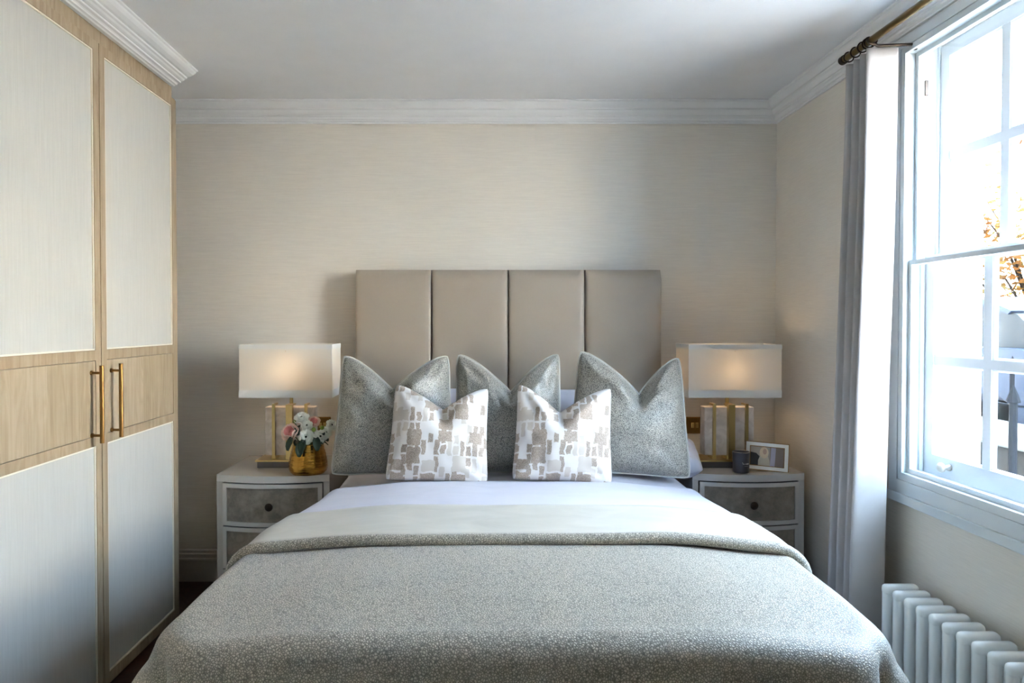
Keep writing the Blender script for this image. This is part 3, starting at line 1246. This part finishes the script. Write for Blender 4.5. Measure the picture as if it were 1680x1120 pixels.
# ------------------------------------------------------------------ lamps
def make_lamp(label):
    t = thing('table_lamp', label, 'lamp', (0, 0, 0), 'pair of lit bedside lamps')
    obj('stone_base', bx(-.143, .143, -.066, .066, 0, .030, bev=.0015), 'stone_dark', t)
    obj('brass_plate', bx(-.150, .150, -.072, .072, .030, .037, bev=.001), 'brass_pale', t)
    zb, zt = .052, .278
    obj('alabaster_block', bx(-.116, .116, -.030, .034, zb, zt, bev=.004), 'alabaster', t)
    for x in (-.073, .078):
        bm = new()
        box(bm, x - .0065, x + .0065, -.044, -.032, .037, zt + .008)
        box(bm, x - .0065, x + .0065, -.044, .012, zt + .008, zt + .016)
        box(bm, x - .010, x + .010, -.040, .02, .037, zb)
        obj('brass_strap', bm, 'brass_pale', t)
    bm = new()
    box(bm, -.012, .018, -.056, -.032, .037, zt + .008)
    box(bm, -.012, .018, -.056, .012, zt + .008, zt + .014)
    box(bm, -.018, .018, -.040, .02, .037, zb)
    obj('brass_post', bm, 'brass_pale', t)
    bm = new()
    tube(bm, [(.0, .0, zt), (.0, .0, .47)], .0085, 12)
    obj('stem', bm, 'brass_pale', t, smooth=True, angle=50)
    # shade: open rectangular box
    a, b, z0, z1 = .2125, .098, .330, .572
    sh = obj('shade', wall_tube(a, b, z0, z1, .0015), 'shade', t)
    obj('trim_band', wall_tube(a + .0012, b + .0012, z0 - .001, z0 + .034, .0010), 'shade_trim', sh)
    obj('trim_band', wall_tube(a + .0012, b + .0012, z1 - .020, z1 + .001, .0010), 'shade_trim', sh)
    bm = new()
    tube(bm, [(-a, 0, z1 - .03), (a, 0, z1 - .03)], .002, 6)
    tube(bm, [(0, -b, z1 - .03), (0, b, z1 - .03)], .002, 6)
    obj('shade_carrier', bm, 'brass_pale', sh)
    bl = obj('bulb', lathe(new(), [(.012, .40), (.013, .42), (.022, .44), (.028, .46), (.026, .478), (.016, .490), (.003, .494)], 16), 'bulb', t, smooth=True)
    return t


def wall_tube(a, b, z0, z1, th):
    bm = new()
    o = [(-a, -b), (a, -b), (a, b), (-a, b)]
    i = [(-a + th, -b + th), (a - th, -b + th), (a - th, b - th), (-a + th, b - th)]
    V = {}
    for nm, ring in (('o', o), ('i', i)):
        for z in (z0, z1):
            V[nm, z] = [bm.verts.new((x, y, z)) for x, y in ring]
    for k in range(4):
        j = (k + 1) % 4
        bm.faces.new((V['o', z0][k], V['o', z0][j], V['o', z1][j], V['o', z1][k]))
        bm.faces.new((V['i', z0][k], V['i', z0][j], V['i', z1][j], V['i', z1][k]))
        bm.faces.new((V['o', z1][k], V['o', z1][j], V['i', z1][j], V['i', z1][k]))
        bm.faces.new((V['o', z0][k], V['o', z0][j], V['i', z0][j], V['i', z0][k]))
    bmesh.ops.recalc_face_normals(bm, faces=bm.faces[:])
    return bm


def mat_bulb():
    t = NT('lit_bulb')
    nz = t.n('ShaderNodeTexNoise', Scale=5.0)
    em = t.n('ShaderNodeEmission')
    em.inputs['Color'].default_value = (1.0, 0.73, 0.45, 1)
    em.inputs['Strength'].default_value = 5.6
    t.l(em, 'Emission', t.out, 'Surface')
    return t.m


M['bulb'] = mat_bulb()
lamp = make_lamp('lit table lamp with alabaster and brass base behind the gold vase of flowers')
LAMPL, LAMPR = (-.868, 3.215, NSZ), (1.187, 3.215, NSZ)
lamp.location = LAMPL
dup(lamp, LAMPR, 'lit table lamp with alabaster and brass base behind the grey candle')


# ------------------------------------------------------------------ wall plates
def switch_plate(name, label, x, z, toggles):
    t = thing(name, label, 'switch', (x, YB, z))
    obj('plate', bx(x - .043, x + .043, YB - .007, YB, z - .043, z + .043, bev=.003), 'antique', t)
    for dx in toggles:
        bm = bx(x + dx - .0075, x + dx + .0075, YB - .011, YB - .006, z - .013, z + .013, bev=.002)
        r = obj('rocker', bm, 'brass_pale', t)
    return t


switch_plate('wall_switch', 'brass wall switch with two rockers between the right cushion and right lamp', 1.124, .802, (-.010, .012))
switch_plate('wall_switch', 'brass wall switch half hidden behind the bouquet', -.785, .802, (-.010, .012))

# ------------------------------------------------------------------ candle
c = thing('candle', 'charcoal glass candle with silver rim beside the photo frame', 'candle', (1.196, 3.065, NSZ))
x, y = 1.196, 3.065
obj('jar', lathe(new(), [(.032, NSZ), (.0345, NSZ + .003), (.0375, NSZ + .092), (.0355, NSZ + .0925), (.034, NSZ + .076)], 32, (x, y, 0)), 'candle', c, smooth=True, angle=40)
bm = new()
tube(bm, [(x + .0365 * math.cos(a), y + .0365 * math.sin(a), NSZ + .0925) for a in [2 * PI * k / 32 for k in range(32)]], .0016, 6, closed=True)
obj('rim', bm, 'silver', c, smooth=True)
obj('wax', lathe(new(), [(.0335, NSZ + .072), (.0335, NSZ + .077), (.002, NSZ + .078)], 24, (x, y, 0)), 'wax', c)
# the pale script on the jar, too small to read: a wavering written line and a rule beneath
scr = []
for k in range(41):
    u = k / 40
    a = -PI / 2 + (-.22 + .95 * u)
    rr = .0368
    zz = NSZ + .043 + .0030 * math.sin(u * 46) * (.5 + .5 * math.cos(u * 9)) + (.004 if k < 4 else 0)
    scr.append((x + rr * math.cos(a), y + rr * math.sin(a), zz))
obj('script_line', tube(new(), scr, .0006, 5), 'white_line', c)
scr = []
for k in range(9):
    a = -PI / 2 + (.05 + .45 * k / 8)
    scr.append((x + .0362 * math.cos(a), y + .0362 * math.sin(a), NSZ + .033))
obj('script_line', tube(new(), scr, .0004, 5), 'white_line', c)

# ------------------------------------------------------------------ photo frame
M['photo_bg'] = plain('photo_ground', lin(150, 132, 120), 0.35)
M['photo_wall'] = plain('photo_wall', lin(176, 164, 150), 0.35)
M['photo_dark'] = plain('photo_dark', lin(58, 52, 50), 0.35)
M['photo_hair'] = plain('photo_hair', lin(222, 200, 168), 0.35)
M['photo_skin'] = plain('photo_skin', lin(196, 160, 138), 0.35)
M['photo_knit'] = plain('photo_knit', lin(206, 194, 172), 0.35)
M['photo_lilac'] = plain('photo_lilac', lin(176, 170, 186), 0.35)
M['mount'] = plain('white_mount', lin(236, 234, 228), 0.4)
pf = thing('photo_frame', 'white and gold photo frame leaning beside the candle', 'photo frame', (0, 0, 0))
fw, fh = .185, .128


def xz_frame(w0, h0, bw, ya, yb):
    bm = new()
    wall_holes(bm, ya, yb, [-w0 / 2, -w0 / 2 + bw, w0 / 2 - bw, w0 / 2], [0, bw, h0 - bw, h0], [(-w0 / 2 + bw, w0 / 2 - bw, bw, h0 - bw)])
    for v in bm.verts:
        v.co = Vector((v.co.y, v.co.x, v.co.z))
    bmesh.ops.recalc_face_normals(bm, faces=bm.faces[:])
    return bm


obj('gold_edge', xz_frame(fw, fh, .004, -.008, .008), 'brass', pf)
bm = xz_frame(fw - .007, fh - .007, .016, -.0095, .004)
for v in bm.verts:
    v.co.z += .0035
obj('white_border', bm, 'mount', pf)
bm = xz_frame(fw - .0385, fh - .0385, .003, -.0105, .003)
for v in bm.verts:
    v.co.z += .01925
obj('gold_slip', bm, 'brass', pf)
obj('backing', bx(-fw / 2 + .004, fw / 2 - .004, .0, .006, .004, fh - .004), 'bronze', pf)
pm = obj('photograph', bx(-fw / 2 + .02, fw / 2 - .02, -.003, .0, .02, fh - .02), 'photo_bg', pf)


def patch(name, pts, mat, depth):
    obj(name, prism(new(), [(px, pz) for px, pz in pts], 'y', -.003 - depth, -.0031), mat, pm)


def ell(cx_, cz_, rx, rz, n=16):
    return [(cx_ + rx * math.cos(2 * PI * k / n), cz_ + rz * math.sin(2 * PI * k / n)) for k in range(n)]


patch('photo_print', [(-.071, .021), (.012, .021), (.012, .107), (-.071, .107)], 'photo_wall', .0002)
patch('photo_print', [(.014, .021), (.034, .021), (.038, .107), (.018, .107)], 'photo_lilac', .0003)
patch('photo_print', [(-.071, .021), (-.035, .021), (-.030, .062), (-.045, .076), (-.071, .080)], 'photo_dark', .0004)
patch('photo_print', [(-.036, .0205), (.014, .0205), (.012, .045), (.004, .066), (-.010, .073), (-.028, .066), (-.036, .045)], 'photo_knit', .0006)
patch('photo_print', ell(-.012, .080, .019, .026), 'photo_hair', .0007)
patch('photo_print', ell(-.009, .085, .0085, .013), 'photo_skin', .0008)
obj('strut', prism(new(), [(.006, .02), (.006, .09), (.045, .0), (.035, .0)], 'x', -.015, .015), 'bronze', pf)
pf.location = (1.318, 3.085, NSZ + .001)
pf.rotation_euler = (R(-10), R(3.0), R(-16))

# ------------------------------------------------------------------ vase and flowers
VX, VY = -.748, 3.045
prof = [(.060, 0), (.072, .003), (.082, .014), (.086, .032), (.0845, .055), (.079, .085), (.072, .112), (.067, .132), (.066, .138), (.063, .138), (.0635, .128), (.069, .10)]
bm = new()
N_ = 48
dense = []
for (a, b) in zip(prof[:9], prof[1:9]):
    for k in range(5):
        q = k / 5
        dense.append((a[0] + (b[0] - a[0]) * q, a[1] + (b[1] - a[1]) * q))
dense = [(r_ + .0011 * math.sin(h_ * 700), h_) for r_, h_ in dense] + prof[8:]
vase = thing('vase', 'squat hammered gold vase holding the bouquet', 'vase', (VX, VY, NSZ))
obj('pot', lathe(bm, [(r_, NSZ + h_) for r_, h_ in dense], N_, (VX, VY, 0)), 'gold', vase, smooth=True, angle=60)
obj('soil', lathe(new(), [(.064, NSZ + .10), (.064, NSZ + .112), (.003, NSZ + .114)], 20, (VX, VY, 0)), 'leaf', vase)


def petal(bm, mtx, L, W, cup, curl):
    n = 5
    rows = []
    for i in range(n):
        v = i / (n - 1)
        row = []
        for j in range(5):
            u = -1 + 2 * j / 4
            wv = W * math.sin(PI * (.12 + .80 * v)) ** .7
            xx = u * wv / 2
            rr = L * v
            zz = cup * L * v * v + .25 * W * u * u * (1 - v * .4) - curl * max(0, v - .7) * L
            row.append(mtx @ Vector((xx, rr, zz)))
        rows.append(row)
    grid(bm, rows)


def flower(name, label, cat, px, py, d, size, kind, tilt, group='flowers in the gold vase'):
    """pixel in the photo, its distance and its diameter in metres"""
    X = (px - 780) * d / 1120
    Z = CAMZ - (py - 530) * d / 1120
    P = Vector((X, d, Z))
    size *= 1.10 if kind != 'bud' else 1.0
    t = thing(name, label, cat, (X, d, Z - size * .4), group)
    base = Vector((VX + (X - VX) * .35, VY + (d - VY) * .35, NSZ + .118))
    obj('stem', tube(new(), [base, base.lerp(P, .5) + Vector((0, .004, .008)), P - Vector((0, 0, size * .1))], .0022, 6), 'stem', t, smooth=True)
    face = Vector(tilt).normalized()
    q = face.to_track_quat('Z', 'Y').to_matrix().to_4x4()
    base_m = Matrix.Translation(P) @ q
    r = size / 2

    def rosette(rings, seed):
        bm = new()
        rnd = random.Random(seed)
        for (n, L, W, lift, cup, z) in rings:
            for k in range(n):
                a = 2 * PI * k / n + rnd.uniform(-.15, .15) + n
                m = base_m @ Matrix.Rotation(a, 4, 'Z') @ Matrix.Translation((0, r * .05, z * r)) @ Matrix.Rotation(lift + rnd.uniform(-.08, .08), 4, 'X')
                petal(bm, m, L * r, W * r, cup, .25)
        return bm
    if kind == 'white':
        obj('petals', rosette([(7, 1.0, 1.05, .25, .10, -.20), (7, .88, .95, .55, .15, -.1), (6, .68, .8, .85, .15, 0), (6, .5, .6, 1.1, .1, .05)], hash(px) % 97), 'petal_white', t, smooth=True, solid=.0006)
        e = obj('flower_eye', lathe(new(), [(.02 * r, 0), (.16 * r, .02 * r), (.14 * r, .10 * r), (.02 * r, .15 * r)], 10), 'eye', t, smooth=True)
        e.data.transform(Matrix.Translation(t.location))
        e.data.transform(Matrix.Translation(-t.location) @ base_m @ Matrix.Translation((0, 0, .22 * r)))
    elif kind == 'pink':
        obj('outer_petals', rosette([(6, 1.05, 1.25, .55, .25, -.55), (6, 1.0, 1.15, .85, .25, -.45)], 5), 'petal_blush', t, smooth=True, solid=.0006)
        obj('inner_petals', rosette([(7, .80, .8, .95, .1, -.30), (6, .62, .6, 1.15, .05, -.25), (5, .46, .5, 1.35, 0, -.2), (4, .35, .4, 1.5, 0, -.15)], 9), 'petal_pink', t, smooth=True, solid=.0006)
    else:
        e = obj('bud_head', lathe(new(), [(.05 * r, -.9 * r), (.6 * r, -.6 * r), (.85 * r, 0), (.6 * r, .7 * r), (.08 * r, 1.0 * r)], 10), 'bud', t, smooth=True)
        e.data.transform(Matrix.Translation(t.location))
        e.data.transform(Matrix.Translation(-t.location) @ base_m)
    # leaves on the stem
    for k in range(2):
        rnd = random.Random(int(px * 3 + k))
        a = rnd.uniform(0, 2 * PI)
        bmv = new()
        o = base.lerp(P, .45 + .3 * k)
        m = Matrix.Translation(o) @ Matrix.Rotation(a, 4, 'Z') @ Matrix.Rotation(rnd.uniform(-.5, .3), 4, 'X')
        petal(bmv, m, .042, .026, -.25, .2)
        obj('leaf', bmv, 'leaf', t, smooth=True, solid=.0006)
    return t


C_ = (0.05, -1, .55)
flower('ranunculus', 'white ranunculus standing highest in the bouquet', 'flower', 494.5, 687, 3.03, .064, 'white', (.0, -.7, .9))
flower('rose', 'large pink rose at the left edge of the bouquet', 'flower', 476, 710, 3.01, .092, 'pink', (-.35, -.9, .55))
flower('ranunculus', 'white ranunculus in the middle, just below the highest bloom', 'flower', 503, 699, 3.02, .050, 'white', (.1, -.8, .6))
flower('rose', 'smaller pink rose at the back of the bouquet', 'flower', 514, 693, 3.05, .064, 'pink', (.2, -.8, .6))
flower('ranunculus', 'white ranunculus with open dark eye low at the front of the bouquet', 'flower', 502, 717, 2.985, .062, 'white', (.02, -1, .22))
flower('ranunculus', 'white ranunculus low at the right of the bouquet', 'flower', 525, 716, 2.995, .056, 'white', (.25, -.9, .25))
flower('ranunculus', 'white ranunculus just above the low right bloom', 'flower', 534, 710, 3.01, .050, 'white', (.5, -.8, .4))
flower('ranunculus', 'white ranunculus farthest right, nearest the cushion', 'flower', 543, 698, 3.02, .050, 'white', (.55, -.7, .5))
flower('flower_bud', 'green bud at the upper left of the bouquet', 'flower bud', 483, 692, 3.02, .020, 'bud', (-.3, -.5, 1))
flower('flower_bud', 'green bud in the centre right of the bouquet', 'flower bud', 514, 705, 2.99, .024, 'bud', (.2, -.5, 1))
flower('flower_bud', 'green bud between the right-hand white blooms', 'flower bud', 528, 702, 3.0, .022, 'bud', (.3, -.5, 1))
# loose dark leaves over the rim
for i, (px, py, d, a, lab) in enumerate(((478, 727, 2.965, 2.6, 'dark green leaf under the large pink rose'), (490, 737, 2.95, 3.3, 'dark green leaf hanging over the left of the vase rim'),
                                         (497, 731, 2.955, 2.9, 'dark green leaf below the front white bloom'), (516, 727, 2.96, 3.6, 'dark green leaf below the right white blooms'))):
    X = (px - 780) * d / 1120
    Z = CAMZ - (py - 530) * d / 1120
    bm = new()
    petal(bm, Matrix.Translation((X, d + .012, Z + .020)) @ Matrix.Rotation(a, 4, 'Z') @ Matrix.Rotation(-.9, 4, 'X'), .058, .036, -.15, .2)
    solo('leaf_sprig', bm, 'leaf', lab, 'leaf', 'leaves over the vase rim', smooth=True, solid=.0007)

# ------------------------------------------------------------------ curtain and rod
top = [(1.455, 2.60), (1.400, 2.575), (1.385, 2.560), (1.42, 2.548), (1.46, 2.538), (1.42, 2.528), (1.385, 2.514), (1.42, 2.502), (1.46, 2.490), (1.42, 2.478), (1.380, 2.464), (1.42, 2.452), (1.46, 2.442), (1.42, 2.432),
       (1.385, 2.420), (1.374, 2.412), (1.380, 2.405), (1.41, 2.402), (1.445, 2.400), (1.478, 2.402)]
bot = [(1.440, 2.66), (1.370, 2.625), (1.348, 2.600), (1.395, 2.585), (1.45, 2.570), (1.395, 2.555), (1.345, 2.535), (1.39, 2.518), (1.445, 2.504), (1.39, 2.490), (1.338, 2.472), (1.385, 2.458), (1.435, 2.446), (1.385, 2.436),
       (1.345, 2.424), (1.329, 2.414), (1.336, 2.404), (1.375, 2.400), (1.41, 2.398), (1.442, 2.402)]


def catmull(P, n):
    out = []
    for i in range(len(P) - 1):
        p0, p1, p2, p3 = P[max(i - 1, 0)], P[i], P[i + 1], P[min(i + 2, len(P) - 1)]
        for k in range(n):
            t = k / n
            out.append(tuple(.5 * ((2 * p1[a]) + (-p0[a] + p2[a]) * t + (2 * p0[a] - 5 * p1[a] + 4 * p2[a] - p3[a]) * t * t + (-p0[a] + 3 * p1[a] - 3 * p2[a] + p3[a]) * t ** 3) for a in (0, 1)))
    out.append(P[-1])
    return out


T, B = catmull(top, 4), catmull(bot, 4)
rows = []
NZ = 60
ZTOP = 2.288
for i in range(NZ + 1):
    v = i / NZ
    z = ZTOP - (ZTOP - .015) * v
    w = sstep(.0, 1.0, v) * .55 + v * .45
    row = []
    for k, (a, b) in enumerate(zip(T, B)):
        f = k / (len(T) - 1)
        nx = mnoise.noise(Vector((f * 6, v * 3.2, 1.5))) * .006 * (1 if f < .95 else .4) * min(1, v * 8)
        ny_ = mnoise.noise(Vector((f * 8, v * 4.0, 7.5))) * .004 * min(1, v * 8)
        row.append((a[0] + (b[0] - a[0]) * w + nx, a[1] + (b[1] - a[1]) * w + ny_, z))
    rows.append(row)
cur = thing('curtain', 'pale grey pleated curtain hanging beside the window', 'curtain', (1.41, 2.5, 0.0))
bm = new()
grid(bm, rows)
obj('cloth', bm, 'curtain', cur, smooth=True, solid=.003, offset=0.0)
RX, RZ = 1.383, 2.313
for yy in (2.545, 2.500, 2.455, 2.425, 2.412):
    bm = new()
    tube(bm, [(RX + .018 * math.cos(a), yy + .0015 * math.sin(a * 2), RZ + .018 * math.sin(a) - .003) for a in [2 * PI * k / 20 for k in range(20)]], .0026, 7, closed=True)
    obj('curtain_ring', bm, 'bronze', cur, smooth=True)
rod = thing('curtain_rod', 'aged brass curtain rod with dark end cap above the window', 'curtain rod', (RX, 1.0, RZ))
obj('pole', tube(new(), [(RX, 2.575, RZ), (RX, -1.75, RZ)], .0125, 16), 'rod', rod, smooth=True, angle=50)
obj('end_cap', tube(new(), [(RX, 2.592, RZ), (RX, 2.590, RZ), (RX, 2.572, RZ), (RX, 2.570, RZ)], [.010, .0165, .0165, .013], 16), 'bronze', rod, smooth=True, angle=50)
for yy in (2.395, .55):
    bm = new()
    tube(bm, [(RX, yy, RZ - .012), (RX + .02, yy, RZ - .022), (XR - .004, yy, RZ - .016)], .0055, 8)
    tube(bm, [(XR - .006, yy, RZ - .016), (XR, yy, RZ - .016)], .020, 16)
    tube(bm, [(RX + .0165 * math.cos(a), yy, RZ + .0165 * math.sin(a)) for a in [PI * .9 + PI * 1.25 * k / 10 for k in range(11)]], .004, 8)
    obj('bracket', bm, 'bronze', rod, smooth=True, angle=50)

# ------------------------------------------------------------------ radiator
rad = thing('radiator', 'white enamelled column radiator under the window', 'radiator', (1.43, 1.9, 0))


def section_mesh():
    bm = new()
    x0, x1, zt, zb = 1.372, 1.490, .447, .075
    r = .0185
    xs = [x0 + .0172, (x0 + x1) / 2, x1 - .0172]
    for xx in xs:
        tube(bm, [(xx, 0, zb + .02), (xx, 0, zt - .025)], .0172, 14, caps=False)
    for (za, zc) in ((zt - .038, zt), (zb, zb + .038)):
        # header: rounded bar seen end-on, with soft shoulders
        box(bm, x0, x1, -.0175, .0175, za, zc, bev=.0145, seg=4)
    # hubs that join to the neighbours
    for zz in (zt - .035, zb + .03):
        tube(bm, [((x0 + x1) / 2, -.031, zz), ((x0 + x1) / 2, .031, zz)], .016, 12)
    return bm


SEC = section_mesh()
me0 = None
for k in range(15):
    y = 2.285 - .0595 * k
    if me0 is None:
        o = obj('radiator_section', SEC, 'radiator', None, smooth=True, angle=50)
        o.parent = rad
        me0 = o.data
        o.location = (-1.43, y - 1.9, 0)
    else:
        o = bpy.data.objects.new('radiator_section', me0)
        COL.objects.link(o)
        o.parent = rad
        o.location = (-1.43, y - 1.9, 0)
for yy in (2.285, 2.285 - .0595 * 14):
    obj('foot', bx(1.395, 1.465, yy - .012, yy + .012, 0, .082, bev=.006), 'radiator', rad)
obj('valve', tube(new(), [(1.431, 2.30, .11), (1.431, 2.345, .11), (1.431, 2.35, .0)], .010, 10), 'silver', rad, smooth=True)


# ------------------------------------------------------------------ outside
struct('ground_yard', bx(XR + .2, 40, -20, 40, -1.2, -0.9), 'pavement', 'paved light well outside the window', 'paving')
solo('garden_wall', bx(1.80, 2.69, 3.62, 3.92, -.9, 4.2, bev=.01), 'render_white', 'white rendered wall standing close outside the window', 'wall')
low = solo('area_wall', bx(3.55, 3.90, 3.0, 16.0, -.9, .50, bev=.01), 'area_stone', 'dark weathered stone retaining wall outside', 'wall')
solo('kerb', bx(3.50, 3.95, 3.0, 16.0, .50, .60, bev=.015), 'kerb_stone', 'pale coping stone along the top of the retaining wall', 'kerb')
struct('wall_upper_shade', bx(-8.0, XR + .2, YF - .15, 14.0, ZC + .14, 8.0), 'render_white', 'unseen upper floors above the bedroom, added to shade the street', 'house')  # unseen block over the room, added to keep sun off the near street
struct('wall_outer_shade', bx(-8.0, XR + .2, YB + .15, 14.0, -.9, ZC + .14), 'render_white', 'unseen house next door, added to shade the street', 'house')  # unseen mass beside the room, added to extend that street shade
struct('ground_street', bx(3.96, 40, -20, 40, -.9, .10), 'tarmac', 'grey street beyond the railings', 'street')


def railing(name, label, x, y0, y1, step, z0, z1, r, zr):
    t = thing(name, label, 'railing', (x, (y0 + y1) / 2, z0))
    n = int((y1 - y0) / step)
    for k in range(n + 1):
        y = y0 + k * step
        bm = tube(new(), [(x, y, z0), (x, y, z1 - .09), (x, y, z1 - .085), (x, y, z1 - .05), (x, y, z1)], [r, r, r * 1.7, r * 1.2, .002], 8)
        obj('bar', bm, 'iron', t)
    for z in zr:
        obj('rail', bx(x - .012, x + .012, y0 - .05, y1 + .05, z - .006, z + .006), 'iron', t)
    return t


railing('iron_railing', 'black iron railing with spearheads on the stone coping', 3.70, 3.9, 6.3, .16, .60, 1.10, .014, (.76, 1.0))
railing('iron_railing', 'nearer black iron handrail with spearheads below the street', 2.66, 3.37, 3.5, .13, -.9, 1.02, .018, (.35,))


def car(label, X, Y, flip, paint):
    t = thing('parked_car', label, 'car', (0, 0, 0))
    L, Wd = 4.2, 1.72
    side = [(-2.1, .32), (-2.08, .62), (-1.95, .78), (-1.15, .90), (-.45, 1.02), (1.55, 1.02), (2.02, .96), (2.1, .62), (2.08, .32)]
    obj('body', prism(new(), side, 'x', -Wd / 2, Wd / 2), paint, t)
    cab = [(-1.05, .90), (-.30, 1.40), (.05, 1.46), (1.05, 1.44), (1.45, 1.30), (1.85, .99)]
    bm = prism(new(), cab, 'x', -Wd / 2 + .10, Wd / 2 - .10)
    obj('cabin', bm, 'car_glass', t)
    roof = [(-.34, 1.39), (.05, 1.475), (1.05, 1.455), (1.42, 1.33), (1.38, 1.30), (1.0, 1.42), (.05, 1.44), (-.30, 1.37)]
    obj('roof', prism(new(), roof, 'x', -Wd / 2 + .08, Wd / 2 - .08), paint, t)
    for s in (-1, 1):
        for yy in (-1.3, 1.3):
            bm = lathe(new(), [(.20, -.10), (.31, -.10), (.33, -.06), (.33, .06), (.31, .10), (.20, .10)], 20, (s * (Wd / 2 - .10), yy, .33), 'x')
            obj('wheel', bm, 'tyre', t, smooth=True, angle=40)
        obj('tail_lamp', bx(s * .70 - .12, s * .70 + .12, 2.04, 2.115, .74, .90, bev=.02), 'tail_red', t)
        obj('head_lamp', bx(s * .66 - .16, s * .66 + .16, -2.10, -1.98, .62, .74, bev=.02), 'silver', t)
        bm = new()
        tube(bm, [(s * (Wd / 2 - .11), .45, 1.0), (s * (Wd / 2 - .22), .45, 1.42)], .03, 6)
        obj('pillar', bm, paint, t)
    t.location = (X, Y, .10)
    t.rotation_euler = (0, 0, PI if flip else 0)
    return t


solo('terrace_house', bx(16.0, 17.0, -22, 42, .10, 6.2), 'render_white', 'sunlit white terrace across the street', 'building')
car('blue-grey car parked beyond the railings', 5.2, 7.05, True, 'car_paint')
car('silver car parked farther along the street', 8.6, 11.5, True, 'car_paint_b')


def tree(label, X, Y, H, seed):
    rnd = random.Random(seed)
    t = thing('street_tree', label, 'tree', (X, Y, .10))
    bm = new()
    top_ = Vector((X + .1, Y, .1 + H * .55))
    tube(bm, [(X, Y, .10), (X + .03, Y, .1 + H * .3), top_], [.07, .055, .04], 8)
    obj('trunk', bm, 'bark', t, smooth=True)
    tips = []
    for k in range(11):
        a = rnd.uniform(0, 2 * PI)
        l = rnd.uniform(.7, 1.35)
        e = top_ + Vector((math.cos(a) * l, math.sin(a) * l, rnd.uniform(-.2, 1.5)))
        mid = top_.lerp(e, .5) + Vector((0, 0, .12))
        obj('branch', tube(new(), [top_ - Vector((0, 0, rnd.uniform(0, .5))), mid, e], [.022, .014, .005], 6), 'bark', t, smooth=True)
        tips += [e, mid, top_.lerp(e, .75)]
    vs, fs = [], []
    for k in range(2600):
        c_ = rnd.choice(tips) + Vector((rnd.gauss(0, .30), rnd.gauss(0, .30), rnd.gauss(0, .26)))
        u = Vector((rnd.gauss(0, 1), rnd.gauss(0, 1), rnd.gauss(0, 1))).normalized()
        w = u.orthogonal().normalized()
        s = rnd.uniform(.035, .06)
        b = len(vs)
        vs += [tuple(c_ + u * s), tuple(c_ + w * s * .6), tuple(c_ - u * s), tuple(c_ - w * s * .6)]
        fs.append((b, b + 1, b + 2, b + 3))
    f = obj('foliage', (vs, [], fs), 'leaves', t)
    f['kind'] = 'stuff'
    return t


tree('small autumn tree with orange leaves beyond the parked cars', 6.4, 7.9, 2.6, 3)
